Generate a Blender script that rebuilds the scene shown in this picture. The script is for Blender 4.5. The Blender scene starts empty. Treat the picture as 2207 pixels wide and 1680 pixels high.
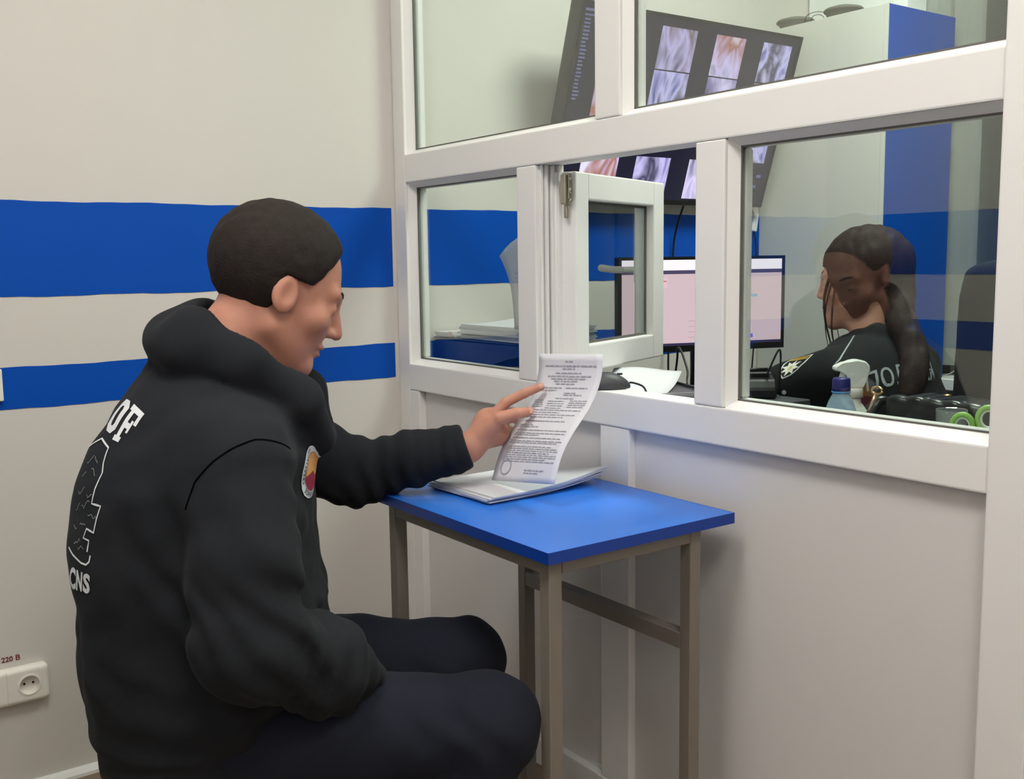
import bpy, bmesh, math, random
import numpy as np
from mathutils import Vector, Matrix, Euler
from mathutils.bvhtree import BVHTree

SC = bpy.context.scene
COL = SC.collection
random.seed(7)
rng = np.random.default_rng(7)

# ------------------------------------------------------------------ camera
def make_camera():
    yaw, pitch, roll = 2.5204504, -0.1231065, -0.0137923
    f = Vector((math.cos(yaw) * math.cos(pitch), math.sin(yaw) * math.cos(pitch), math.sin(pitch)))
    r0 = Vector((math.sin(yaw), -math.cos(yaw), 0))
    u0 = r0.cross(f)
    r = math.cos(roll) * r0 + math.sin(roll) * u0
    u = -math.sin(roll) * r0 + math.cos(roll) * u0
    cd = bpy.data.cameras.new('camera')
    co = bpy.data.objects.new('camera', cd)
    COL.objects.link(co)
    cd.sensor_fit = 'HORIZONTAL'
    cd.sensor_width = 36
    cd.lens = 2227.62 / 2207 * 36
    cd.clip_start = 0.02
    co.matrix_world = Matrix(((r.x, u.x, -f.x, 2.541537), (r.y, u.y, -f.y, -1.428958), (r.z, u.z, -f.z, 1.2155), (0, 0, 0, 1)))
    SC.camera = co
make_camera()

# ------------------------------------------------------------------ world, exposure
w = bpy.data.worlds.new('world')
SC.world = w
w.use_nodes = True
w.node_tree.nodes['Background'].inputs[0].default_value = (0.75, 0.8, 0.9, 1)
w.node_tree.nodes['Background'].inputs[1].default_value = 0.25
SC.view_settings.view_transform = 'Standard'
SC.view_settings.look = 'None'
SC.view_settings.gamma = 1
SC.view_settings.use_curve_mapping = False
SC.view_settings.exposure = 0.0
LAMP_PUBLIC = 21.0      # radiance of the public room's ceiling panel and of the added second one
LAMP_OFFICE = 38.0      # radiance of the duty room's ceiling panel
CEIL = 2.75

# ------------------------------------------------------------------ materials
def srgb(r, g, b):
    f = lambda c: (c / 255 / 12.92) if c / 255 <= 0.04045 else ((c / 255 + 0.055) / 1.055) ** 2.4
    return (f(r), f(g), f(b), 1)
MATS = {}
def mat(name, rgb, rough=0.5, spec=0.5, metal=0.0, noise=0.0, nscale=40, bump=0.0, bscale=200, trans=0.0, ior=1.45, sheen=0.0, emit=None, estr=1.0, sss=0.0):
    if name in MATS:
        return MATS[name]
    m = bpy.data.materials.new(name)
    m.use_nodes = True
    nt = m.node_tree
    b = nt.nodes['Principled BSDF']
    col = srgb(*rgb)
    b.inputs['Base Color'].default_value = col
    b.inputs['Roughness'].default_value = rough
    b.inputs['Specular IOR Level'].default_value = spec
    b.inputs['Metallic'].default_value = metal
    b.inputs['IOR'].default_value = ior
    if trans:
        b.inputs['Transmission Weight'].default_value = trans
    if sheen:
        b.inputs['Sheen Weight'].default_value = sheen
        b.inputs['Sheen Roughness'].default_value = 0.4
    if sss:
        b.inputs['Subsurface Weight'].default_value = sss
        b.inputs['Subsurface Radius'].default_value = (0.01, 0.004, 0.002)
    if emit:
        b.inputs['Emission Color'].default_value = srgb(*emit)
        b.inputs['Emission Strength'].default_value = estr
    tc = nt.nodes.new('ShaderNodeTexCoord')
    if noise:
        n = nt.nodes.new('ShaderNodeTexNoise')
        n.inputs['Scale'].default_value = nscale
        n.inputs['Detail'].default_value = 5
        mx = nt.nodes.new('ShaderNodeMix')
        mx.data_type = 'RGBA'
        mx.inputs[6].default_value = tuple(c * (1 - noise) for c in col[:3]) + (1,)
        mx.inputs[7].default_value = tuple(min(1, c * (1 + noise)) for c in col[:3]) + (1,)
        nt.links.new(tc.outputs['Object'], n.inputs['Vector'])
        nt.links.new(n.outputs['Fac'], mx.inputs[0])
        nt.links.new(mx.outputs[2], b.inputs['Base Color'])
    if bump:
        n2 = nt.nodes.new('ShaderNodeTexNoise')
        n2.inputs['Scale'].default_value = bscale
        n2.inputs['Detail'].default_value = 4
        bp = nt.nodes.new('ShaderNodeBump')
        bp.inputs['Strength'].default_value = bump
        bp.inputs['Distance'].default_value = 0.002
        nt.links.new(tc.outputs['Object'], n2.inputs['Vector'])
        nt.links.new(n2.outputs['Fac'], bp.inputs['Height'])
        nt.links.new(bp.outputs['Normal'], b.inputs['Normal'])
    MATS[name] = m
    return m

def glass_mat(name, tint=(0.95, 0.98, 0.96), f0=0.115, rough=0.0):
    """window glass: clear sheet that lets light straight through and mirrors by its Fresnel term"""
    m = bpy.data.materials.new(name)
    m.use_nodes = True
    nt = m.node_tree
    nt.nodes.clear()
    out = nt.nodes.new('ShaderNodeOutputMaterial')
    tr = nt.nodes.new('ShaderNodeBsdfTransparent')
    tr.inputs[0].default_value = tint + (1,)
    gl = nt.nodes.new('ShaderNodeBsdfGlossy')
    gl.inputs['Roughness'].default_value = rough
    lw = nt.nodes.new('ShaderNodeLayerWeight')      # Schlick's approximation of the Fresnel term
    lw.inputs[0].default_value = 0.5
    pw = nt.nodes.new('ShaderNodeMath')
    pw.operation = 'POWER'
    pw.inputs[1].default_value = 5
    ma = nt.nodes.new('ShaderNodeMath')
    ma.operation = 'MULTIPLY_ADD'
    ma.inputs[1].default_value = 1 - f0
    ma.inputs[2].default_value = f0
    mx = nt.nodes.new('ShaderNodeMixShader')
    nt.links.new(lw.outputs['Facing'], pw.inputs[0])
    nt.links.new(pw.outputs[0], ma.inputs[0])
    nt.links.new(ma.outputs[0], mx.inputs[0])
    nt.links.new(tr.outputs[0], mx.inputs[1])
    nt.links.new(gl.outputs[0], mx.inputs[2])
    nt.links.new(mx.outputs[0], out.inputs[0])
    MATS[name] = m
    return m

def emit_mat(name, rgb, strength):
    m = bpy.data.materials.new(name)
    m.use_nodes = True
    nt = m.node_tree
    nt.nodes.clear()
    out = nt.nodes.new('ShaderNodeOutputMaterial')
    e = nt.nodes.new('ShaderNodeEmission')
    e.inputs[0].default_value = srgb(*rgb)
    e.inputs[1].default_value = strength
    nt.links.new(e.outputs[0], out.inputs[0])
    MATS[name] = m
    return m

def picture_mat(name, cols, scale, strength, dist=2.0):
    """a lit picture on a screen: blurred blotches of a few colours, with a dark glossy glass over it"""
    m = bpy.data.materials.new(name)
    m.use_nodes = True
    nt = m.node_tree
    b = nt.nodes['Principled BSDF']
    b.inputs['Base Color'].default_value = (0.01, 0.01, 0.012, 1)
    b.inputs['Roughness'].default_value = 0.25
    tc = nt.nodes.new('ShaderNodeTexCoord')
    mp = nt.nodes.new('ShaderNodeMapping')
    mp.inputs['Scale'].default_value = (scale, scale, scale * 0.55)
    n = nt.nodes.new('ShaderNodeTexNoise')
    n.inputs['Scale'].default_value = 1
    n.inputs['Detail'].default_value = 3
    n.inputs['Distortion'].default_value = dist
    cr = nt.nodes.new('ShaderNodeValToRGB')
    el = cr.color_ramp.elements
    while len(el) < len(cols):
        el.new(0.5)
    for i, c in enumerate(cols):
        el[i].position = 0.3 + 0.4 * i / (len(cols) - 1)
        el[i].color = srgb(*c)
    nt.links.new(tc.outputs['Object'], mp.inputs[0])
    nt.links.new(mp.outputs[0], n.inputs['Vector'])
    nt.links.new(n.outputs['Fac'], cr.inputs[0])
    nt.links.new(cr.outputs[0], b.inputs['Emission Color'])
    b.inputs['Emission Strength'].default_value = strength
    MATS[name] = m
    return m

M_WALL = mat('wall_paint', (212, 207, 199), rough=0.7, noise=0.012, nscale=6, bump=0.08, bscale=120)
M_BLUE = mat('blue_wall_paint', (2, 76, 176), rough=0.5, spec=0.2, noise=0.05, nscale=9, bump=0.06, bscale=150)
M_PVC = mat('white_plastic', (232, 230, 226), rough=0.38, noise=0.008, nscale=8)
M_PANEL = mat('white_panel', (216, 213, 209), rough=0.5, noise=0.01, nscale=5)
M_GASKET = mat('grey_rubber', (96, 94, 90), rough=0.7)
M_GLASS = glass_mat('window_glass')
M_FLOOR = mat('brown_floor', (124, 106, 84), rough=0.35, noise=0.12, nscale=14)
M_CEIL = mat('ceiling_paint', (235, 234, 230), rough=0.8)
M_STEEL = mat('grey_steel_paint', (128, 119, 108), rough=0.45, noise=0.03, nscale=30)
M_TABLE = mat('blue_laminate', (38, 118, 220), rough=0.32, spec=0.7, noise=0.02, nscale=12)
M_TABLE_EDGE = mat('blue_edge_band', (6, 58, 150), rough=0.4)
M_PAPER = mat('white_paper', (206, 206, 208), rough=0.8)
M_INK = mat('grey_ink', (172, 172, 180), rough=0.8)
M_BLACK = mat('black_plastic', (18, 18, 20), rough=0.4)
M_DARKGREY = mat('dark_grey_plastic', (58, 59, 62), rough=0.5)
M_CABLE = mat('cable_rubber', (12, 12, 13), rough=0.5)
M_METAL = mat('hinge_steel', (190, 182, 165), rough=0.32, metal=0.9)

# ------------------------------------------------------------------ mesh helpers
def link(name, me, material=None, parent=None, smooth=False):
    o = bpy.data.objects.new(name, me)
    COL.objects.link(o)
    if material is not None:
        if len(me.materials) == 0:
            me.materials.append(material)
    if parent is not None:
        o.parent = parent
    if smooth:
        me.polygons.foreach_set('use_smooth', [True] * len(me.polygons))
    return o
def obj_bm(name, bm, material=None, parent=None, smooth=False):
    me = bpy.data.meshes.new(name)
    bmesh.ops.recalc_face_normals(bm, faces=bm.faces)
    bm.to_mesh(me)
    bm.free()
    return link(name, me, material, parent, smooth)
def box_bm(lo, hi, bevel=0.0, seg=1, bm=None):
    own = bm is None
    bm = bm or bmesh.new()
    r = bmesh.ops.create_cube(bm, size=1)
    vs = r['verts']
    for v in vs:
        v.co = Vector([lo[i] + (v.co[i] + 0.5) * (hi[i] - lo[i]) for i in range(3)])
    if bevel:
        es = list({e for v in vs for e in v.link_edges})
        bmesh.ops.bevel(bm, geom=es, offset=bevel, segments=seg, affect='EDGES', profile=0.6)
    return bm
def box(name, lo, hi, material, parent=None, bevel=0.0, seg=1, smooth=False):
    return obj_bm(name, box_bm(lo, hi, bevel, seg), material, parent, smooth)
def prism(name, pts, axis, a, b, material, parent=None, bevel=0.0):
    """polygon pts (2d) extruded along axis from a to b"""
    bm = bmesh.new()
    def P(p, t):
        q = [0, 0, 0]
        i = [k for k in range(3) if k != axis]
        q[i[0]], q[i[1]], q[axis] = p[0], p[1], t
        return q
    v1 = [bm.verts.new(P(p, a)) for p in pts]
    v2 = [bm.verts.new(P(p, b)) for p in pts]
    n = len(pts)
    bm.faces.new(v1)
    bm.faces.new(list(reversed(v2)))
    for i in range(n):
        bm.faces.new((v1[i], v2[i], v2[(i + 1) % n], v1[(i + 1) % n]))
    if bevel:
        bmesh.ops.bevel(bm, geom=bm.edges[:], offset=bevel, segments=1, affect='EDGES')
    return obj_bm(name, bm, material, parent)
def tube_bm(pts, radii, seg=10, bm=None, caps=True):
    bm = bm or bmesh.new()
    pts = [Vector(p) for p in pts]
    if not hasattr(radii, '__len__'):
        radii = [radii] * len(pts)
    rings = []
    up = Vector((0, 0, 1))
    prev = None
    for i, p in enumerate(pts):
        t = (pts[min(i + 1, len(pts) - 1)] - pts[max(i - 1, 0)]).normalized()
        if prev is None:
            n = t.cross(up)
            if n.length < 1e-3:
                n = t.cross(Vector((1, 0, 0)))
            n.normalize()
        else:
            n = (prev - t * prev.dot(t)).normalized()
        prev = n
        b = t.cross(n)
        rings.append([bm.verts.new(p + (n * math.cos(2 * math.pi * k / seg) + b * math.sin(2 * math.pi * k / seg)) * radii[i]) for k in range(seg)])
    for i in range(len(rings) - 1):
        for k in range(seg):
            bm.faces.new((rings[i][k], rings[i][(k + 1) % seg], rings[i + 1][(k + 1) % seg], rings[i + 1][k]))
    if caps:
        bm.faces.new(list(reversed(rings[0])))
        bm.faces.new(rings[-1])
    return bm
def tube(name, pts, radii, material, parent=None, seg=10):
    return obj_bm(name, tube_bm(pts, radii, seg), material, parent, True)
def smooth_path(pts, n=8):
    P = [Vector(p) for p in pts]
    out = []
    for i in range(len(P) - 1):
        p0, p1, p2, p3 = P[max(i - 1, 0)], P[i], P[i + 1], P[min(i + 2, len(P) - 1)]
        for k in range(n):
            t = k / n
            out.append(0.5 * ((2 * p1) + (p2 - p0) * t + (2 * p0 - 5 * p1 + 4 * p2 - p3) * t * t + (3 * p1 - p0 - 3 * p2 + p3) * t ** 3))
    out.append(P[-1])
    return out
def lathe_bm(prof, seg=32, center=(0, 0, 0), bm=None):
    bm = bm or bmesh.new()
    c = Vector(center)
    rings = []
    for r, z in prof:
        if r < 1e-5:
            rings.append([bm.verts.new(c + Vector((0, 0, z)))])
        else:
            rings.append([bm.verts.new(c + Vector((r * math.cos(2 * math.pi * k / seg), r * math.sin(2 * math.pi * k / seg), z))) for k in range(seg)])
    for a, b in zip(rings, rings[1:]):
        if len(a) == 1 and len(b) == 1:
            continue
        for k in range(seg):
            k2 = (k + 1) % seg
            if len(a) == 1:
                bm.faces.new((a[0], b[k2], b[k]))
            elif len(b) == 1:
                bm.faces.new((a[k], a[k2], b[0]))
            else:
                bm.faces.new((a[k], a[k2], b[k2], b[k]))
    return bm
def lathe(name, prof, material, parent=None, seg=32, center=(0, 0, 0)):
    return obj_bm(name, lathe_bm(prof, seg, center), material, parent, True)
def empty(name, loc=(0, 0, 0), rz=0.0):
    o = bpy.data.objects.new(name, None)
    COL.objects.link(o)
    o.location = loc
    o.rotation_euler = (0, 0, rz)
    o.empty_display_size = 0.05
    return o
def tag(o, label, cat=None, group=None, kind=None):
    if label:
        o['label'] = label
    if cat:
        o['category'] = cat
    if group:
        o['group'] = group
    if kind:
        o['kind'] = kind
    return o
def structure(o, label=None):
    o['kind'] = 'structure'
    if label:
        o['label'] = label
        o['category'] = {'w': 'wall', 'f': 'floor', 'c': 'ceiling', 'b': 'baseboard', 'd': 'door', 't': 'trim'}[o.name[0]]
    return o
def text_mesh(s, size, depth=0.0, align='CENTER', res=3, shear=0.0, bold=0.0, space=1.0):
    c = bpy.data.curves.new('txt', 'FONT')
    c.body = s
    c.size = size
    c.extrude = depth
    c.align_x = align
    c.resolution_u = res
    c.offset = bold
    c.space_character = space
    o = bpy.data.objects.new('txt', c)
    COL.objects.link(o)
    dg = bpy.context.evaluated_depsgraph_get()
    me = bpy.data.meshes.new_from_object(o.evaluated_get(dg))
    bpy.data.objects.remove(o)
    bpy.data.curves.remove(c)
    me.materials.clear()
    return me

# ------------------------------------------------------------------ the setting
Y_BACK, Y_FAR, X_RIGHT = -1.80, 2.02, 3.35
Z = [0.899, 0.994, 1.152, 1.366]     # heights of the two painted blue stripes
structure(box('floor', (-0.1, Y_BACK - 0.1, -0.1), (X_RIGHT + 0.1, Y_FAR + 0.1, 0), M_FLOOR), 'brown floor of both rooms, seen at the lower left')
structure(box('ceiling', (-0.1, Y_BACK - 0.1, CEIL), (X_RIGHT + 0.1, Y_FAR + 0.1, CEIL + 0.1), M_CEIL), 'white ceiling above both rooms')
wl = structure(box('wall_left', (-0.1, Y_BACK - 0.1, 0), (0, Y_FAR + 0.1, CEIL), M_WALL), 'white wall behind the seated man with two painted blue stripes')
for y0, y1 in ((Y_BACK, -0.012), (0.068, Y_FAR)):
    for za, zb in ((Z[0], Z[1]), (Z[2], Z[3])):
        # stripes are painted by hand: slightly wavy edges
        n = 60
        pts = []
        for i in range(n + 1):
            y = y0 + (y1 - y0) * i / n
            pts.append((y, za + 0.0012 * math.sin(y * 23) + 0.0006 * math.sin(y * 71 + 1)))
        for i in range(n, -1, -1):
            y = y0 + (y1 - y0) * i / n
            pts.append((y, zb + 0.0012 * math.sin(y * 19 + 2) + 0.0006 * math.sin(y * 63)))
        prism('stripe', pts, 0, 0.0, 0.0012, M_BLUE, wl)
wb = structure(box('wall_back', (-0.1, Y_BACK - 0.1, 0), (X_RIGHT + 0.1, Y_BACK, CEIL), M_WALL), 'white wall with blue stripes behind the camera, mirrored in the glass')
for za, zb in ((Z[0], Z[1]), (Z[2], Z[3])):
    box('stripe', (0, Y_BACK, za), (X_RIGHT, Y_BACK + 0.0012, zb), M_BLUE, wb)
wr = structure(box('wall_right', (X_RIGHT, Y_BACK - 0.1, 0), (X_RIGHT + 0.1, Y_FAR + 0.1, CEIL), M_WALL), 'white wall with blue stripes beyond the right edge')
for y0, y1 in ((Y_BACK, -0.012), (0.068, Y_FAR)):
    for za, zb in ((Z[0], Z[1]), (Z[2], Z[3])):
        box('stripe', (X_RIGHT - 0.0012, y0, za), (X_RIGHT, y1, zb), M_BLUE, wr)
structure(box('wall_far', (-0.1, Y_FAR, 0), (X_RIGHT + 0.1, Y_FAR + 0.1, CEIL), M_WALL), 'white far wall of the duty room behind the blinds')
bm = bmesh.new()
prof = [(0, 0), (0.02, 0), (0.019, 0.008), (0.013, 0.015), (0.004, 0.019), (0, 0.019)]
o = prism('baseboard_left', [(p[0], p[1]) for p in prof], 1, Y_BACK, -0.005, M_PVC)
structure(o, 'thin white bead along the foot of the striped wall')

# the partition: white plastic profiles, glass above, panels below
wp = structure(empty('wall_partition'), 'white plastic framed glass partition with a serving window')
wp['category'] = 'wall'
D = 0.066
def member(name, x0, x1, z0, z1, y0=0.0, y1=D, m=None):
    return box(name, (x0, y0, z0), (x1, y1, z1), m or M_PVC, wp, bevel=0.0035, seg=2)
XR = 1.7396
TOPZ = CEIL - 0.002
member('post', 0.0015, 0.060, 0.0, TOPZ)
member('post', XR, 1.815, 0.0, TOPZ, y0=-0.006)
member('post', 1.818, 1.885, 0.0, TOPZ)
member('rail', 0.0605, XR - 0.0005, 1.432, 1.506)
member('rail', 0.0605, XR - 0.0005, 0.867, 0.939, y0=-0.001)
member('rail', 0.0605, XR - 0.0005, 2.67, TOPZ)
member('rail', 0.107, XR - 0.0005, 0.0, 0.069)
member('mullion', 0.8535, 0.931, 1.5065, 2.6695)
member('mullion', 0.5735, 0.645, 0.9395, 1.4315)
member('mullion', 1.144, 1.217, 0.9395, 1.4315)
member('stile', 0.0605, 0.107, 0.0, 0.8665)
member('stile', 0.866, 0.957, 0.0695, 0.8665, y0=0.0015)
box('panel', (0.1075, 0.02, 0.0695), (0.8655, 0.045, 0.8665), M_PANEL, wp)
box('panel', (0.9575, 0.02, 0.0695), (XR - 0.0005, 0.045, 0.8665), M_PANEL, wp)
box('panel', (1.887, 0.004, 0.002), (X_RIGHT - 0.004, 0.05, TOPZ), M_PANEL, wp, bevel=0.003)
def glazed(x0, x1, z0, z1):
    """one glazed opening: outer beads, gaskets, pane, inner beads"""
    e = 0.0006
    yb0, yb1 = 0.008, 0.0285
    t = 0.013
    # sloped beads on the public side
    for (a, b, hz) in ((z0, z0 + t, 0), (z1 - t, z1, 1)):
        pts = ([(yb0, a), (yb1, b), (yb1, a)] if hz == 0 else [(yb0, b), (yb1, b), (yb1, a)])
        prism('bead', pts, 0, x0 + e, x1 - e, M_PVC, wp)
    for (a, b, sd) in ((x0, x0 + t, 0), (x1 - t, x1, 1)):
        pts = ([(a, yb0), (a, yb1), (b, yb1)] if sd == 0 else [(b, yb0), (b, yb1), (a, yb1)])
        prism('bead', pts, 2, z0 + e, z1 - e, M_PVC, wp)
    g = 0.0042
    bmg = bmesh.new()
    i0, i1, j0, j1 = x0 + t - 0.001, x1 - t + 0.001, z0 + t - 0.001, z1 - t + 0.001
    for lo, hi in (((i0, .0285, j0), (i1, .0315, j0 + g)), ((i0, .0285, j1 - g), (i1, .0315, j1)), ((i0, .0285, j0), (i0 + g, .0315, j1)), ((i1 - g, .0285, j0), (i1, .0315, j1))):
        box_bm(lo, hi, bm=bmg)
    obj_bm('gasket', bmg, M_GASKET, wp)
    box('pane', (x0 + 0.004, 0.033, z0 + 0.004), (x1 - 0.004, 0.037, z1 - 0.004), M_GLASS, wp)
    for lo, hi in (((x0, .040, z0), (x1, .060, z0 + 0.016)), ((x0, .040, z1 - 0.016), (x1, .060, z1)), ((x0, .040, z0 + .0165), (x0 + 0.016, .060, z1 - .0165)), ((x1 - 0.016, .040, z0 + .0165), (x1, .060, z1 - .0165))):
        box('inner_bead', lo, hi, M_PVC, wp, bevel=0.003)
glazed(0.060, 0.8535, 1.506, 2.67)
glazed(0.931, XR, 1.506, 2.67)
glazed(0.060, 0.5735, 0.939, 1.432)
glazed(1.217, XR, 0.939, 1.432)
# grooved hinge jamb of the serving window
for i, (ya, yb, xa) in enumerate(((0.012, 0.019, 0.651), (0.024, 0.031, 0.656), (0.036, 0.046, 0.660), (0.050, 0.066, 0.667))):
    box('jamb_rib', (0.6452, ya, 0.9395), (xa, yb, 1.4315), M_PVC, wp, bevel=0.001)
box('jamb_gasket', (0.6452, 0.0315, 0.9395), (0.6492, 0.0355, 1.4315), M_GASKET, wp)
# the hinged sash, swung wide into the duty room
def make_sash():
    w_, z0, z1, th, fr = 0.485, 0.957, 1.4165, 0.058, 0.062
    s = bpy.data.objects.new('sash', None)
    COL.objects.link(s)
    s.parent = wp
    s.location = (0.700, 0.074, 0)
    s.rotation_euler = (0, 0, math.radians(90 + 22))
    # local: x along the sash from the hinge, y = 0 is the public face, y > 0 the inner face
    for n_, lo, hi in (('sash_stile', (0, 0, z0), (fr, th, z1)), ('sash_stile', (w_ - fr, 0, z0), (w_, th, z1)), ('sash_rail', (fr + .0004, 0, z0), (w_ - fr - .0004, th, z0 + fr)), ('sash_rail', (fr + .0004, 0, z1 - fr), (w_ - fr - .0004, th, z1))):
        box(n_, lo, hi, M_PVC, s, bevel=0.004, seg=2)
    a, b, c, d = fr, w_ - fr, z0 + fr, z1 - fr
    box('sash_pane', (a + .001, 0.027, c + .001), (b - .001, 0.031, d - .001), M_GLASS, s)
    bmg = bmesh.new()
    for lo, hi in (((a, .022, c), (b, .0265, c + .006)), ((a, .022, d - .006), (b, .0265, d)), ((a, .022, c), (a + .006, .0265, d)), ((b - .006, .022, c), (b, .0265, d))):
        box_bm(lo, hi, bm=bmg)
    obj_bm('sash_gasket', bmg, M_GASKET, s)
    # overlap lip of the sash on its inner face
    for lo, hi in (((-0.012, th - 0.016, z0), (-0.0004, th, z1)), ((w_ + .0004, th - 0.016, z0), (w_ + 0.012, th, z1))):
        box('sash_lip', lo, hi, M_PVC, s, bevel=0.002)
    # handle, turned level (open), on the inner face of the free stile
    box('handle_plate', (w_ - fr + 0.017, th, 1.155), (w_ - fr + 0.047, th + 0.010, 1.225), M_PVC, s, bevel=0.003, seg=2)
    p = [(w_ - 0.030, th + .008, 1.19), (w_ - 0.030, th + 0.040, 1.19), (w_ - 0.045, th + 0.052, 1.19), (w_ - 0.08, th + 0.054, 1.191), (w_ - 0.155, th + 0.050, 1.196)]
    tube('handle', smooth_path(p, 6), [0.008] * 10 + [0.0095] * 15, M_PVC, s, 12)
    # hinge hardware by the top corner
    box('hinge_leaf', (-0.030, 0.010, z1 - 0.075), (-0.004, 0.024, z1 - 0.008), M_METAL, s, bevel=0.003, seg=2)
    box('hinge_arm', (-0.022, 0.006, z1 - 0.062), (-0.008, 0.0095, z1 - 0.004), M_METAL, s, bevel=0.0015)
    box('hinge_tongue', (-0.019, 0.012, z1 - 0.105), (-0.007, 0.022, z1 - 0.0755), M_METAL, s, bevel=0.003, seg=2)
    bm_ = lathe_bm([(0, 0.003), (0.005, 0.003), (0.006, 0.001), (0.006, 0)], 14)
    me = bpy.data.meshes.new('screw')
    bm_.to_mesh(me); bm_.free()
    for zz, sc in ((1.372, 1.0), (1.398, .55), (1.350, .55)):
        q = link('screw', me, M_METAL, s)
        q.location = (-0.015, 0.0062, zz)
        q.rotation_euler = (math.radians(90), 0, 0)
        q.scale = (sc, sc, 1)
    return s
make_sash()

# ------------------------------------------------------------------ ceiling lamps
def ceiling_light(x, y, strength, rgb, label):
    t = tag(empty('ceiling_light', (x, y, CEIL)), label, 'lamp', 'square ceiling lamps')
    for lo, hi in (((-.31, -.31, -.03), (.31, -.295, -.0005)), ((-.31, .295, -.03), (.31, .31, -.0005)), ((-.31, -.2945, -.03), (-.295, .2945, -.0005)), ((.295, -.2945, -.03), (.31, .2945, -.0005))):
        box('frame', lo, hi, M_PVC, t, bevel=0.002)
    box('diffuser', (-.294, -.294, -.024), (.294, .294, -.012), emit_mat('lamp_' + label[-22:].replace(' ', '_'), rgb, strength), t)
    return t
ceiling_light(1.38, -1.15, LAMP_PUBLIC, (255, 252, 247), 'square ceiling lamp above the seated man on the waiting side')
ceiling_light(2.72, -0.95, LAMP_PUBLIC, (255, 252, 248), 'square ceiling lamp above the right end of the waiting side')  # added lamp, unseen: lifts the lower walls and the man's near side
ceiling_light(1.15, 0.85, LAMP_OFFICE, (245, 255, 244), 'square ceiling lamp above the duty room')

# ------------------------------------------------------------------ the little blue table
def make_table():
    t = tag(empty('side_table', (0.97, -0.25, 0)), 'small table with bright blue top and grey steel frame against the partition', 'table')
    x0, x1, y0, y1 = 0.680, 1.262, -0.446, -0.014
    ox, oy = 0.97, -0.25
    def B(n, lo, hi, m, bev=0.0015):
        return box(n, (lo[0] - ox, lo[1] - oy, lo[2]), (hi[0] - ox, hi[1] - oy, hi[2]), m, t, bevel=bev)
    top = B('table_top', (x0, y0, 0.7305), (x1, y1, 0.750), M_TABLE, 0)
    e = 0.0012
    for lo, hi in (((x0 - e, y0 - e, .7303), (x1 + e, y0, .7502)), ((x0 - e, y1, .7303), (x1 + e, y1 + e, .7502)), ((x0 - e, y0, .7303), (x0, y1, .7502)), ((x1, y0, .7303), (x1 + e, y1, .7502))):
        ed = B('edge_band', lo, hi, M_TABLE_EDGE, 0)
        ed.parent = top
    w_ = 0.0135
    for cx in (0.721, 1.231):
        for cy in (-0.418, -0.094):
            B('leg', (cx - w_, cy - w_, 0.004), (cx + w_, cy + w_, 0.730), M_STEEL)
            B('foot_cap', (cx - w_ - .001, cy - w_ - .001, 0), (cx + w_ + .001, cy + w_ + .001, 0.012), M_BLACK)
    a, b = 0.721 + w_ + .0004, 1.231 - w_ - .0004
    for cy in (-0.418, -0.094):
        B('apron', (a, cy - w_, .704), (b, cy + w_, .730), M_STEEL)
    B('stretcher', (a, -0.094 - w_, .497), (b, -0.094 + w_, .528), M_STEEL)
    for cx in (0.721, 1.231):
        B('apron', (cx - w_, -0.418 + w_ + .0004, .704), (cx + w_, -0.094 - w_ - .0004, .730), M_STEEL)
    return t
make_table()

# papers on the table
def slab_bm(top, nx, ny, off):
    """closed thin sheet: top(i, j) gives the upper surface, off the vector to the lower one"""
    bm = bmesh.new()
    A = [[bm.verts.new(top(i, j)) for j in range(ny + 1)] for i in range(nx + 1)]
    C = [[bm.verts.new(A[i][j].co + Vector(off(i, j) if callable(off) else off)) for j in range(ny + 1)] for i in range(nx + 1)]
    for i in range(nx):
        for j in range(ny):
            bm.faces.new((A[i][j], A[i + 1][j], A[i + 1][j + 1], A[i][j + 1]))
            bm.faces.new((C[i][j], C[i][j + 1], C[i + 1][j + 1], C[i + 1][j]))
    for i in range(nx):
        bm.faces.new((A[i][0], C[i][0], C[i + 1][0], A[i + 1][0]))
        bm.faces.new((A[i][ny], A[i + 1][ny], C[i + 1][ny], C[i][ny]))
    for j in range(ny):
        bm.faces.new((A[0][j], A[0][j + 1], C[0][j + 1], C[0][j]))
        bm.faces.new((A[nx][j], C[nx][j], C[nx][j + 1], A[nx][j + 1]))
    return bm
def sheet_bm(w_, h_, nx=6, ny=8, fz=None, th=0.0008):
    return slab_bm(lambda i, j: (w_ * (i / nx - .5), h_ * (j / ny - .5), th + (fz(i / nx, j / ny) if fz else 0)), nx, ny, (0, 0, -th))
def paper_stack(name, label, loc, rz, n, w_=0.21, h_=0.297, dz=0.0035, spread=0.008, lift=0.0, rot=0.05, cat='papers'):
    t = tag(empty(name, loc, rz), label, cat)
    for i in range(n):
        k = lift * (0.6 + 0.4 * random.random())
        fz = (lambda u, v, k=k: k * max(0, (u + v) - 1.25) ** 2)
        o = obj_bm('sheet', sheet_bm(w_, h_, 6, 8, fz, dz * 0.9), M_PAPER, t)
        o.location = (random.uniform(-spread, spread), random.uniform(-spread, spread), 0.0005 + i * dz)
        o.rotation_euler = (0, 0, random.uniform(-rot, rot))
    return t
ps = paper_stack('paper_stack', 'loose stack of white sheets lying on the blue table', (0.823, -0.185, 0.7505), 0.05, 5, dz=0.0032, spread=0.007, lift=0.05, rot=0.06)

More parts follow.
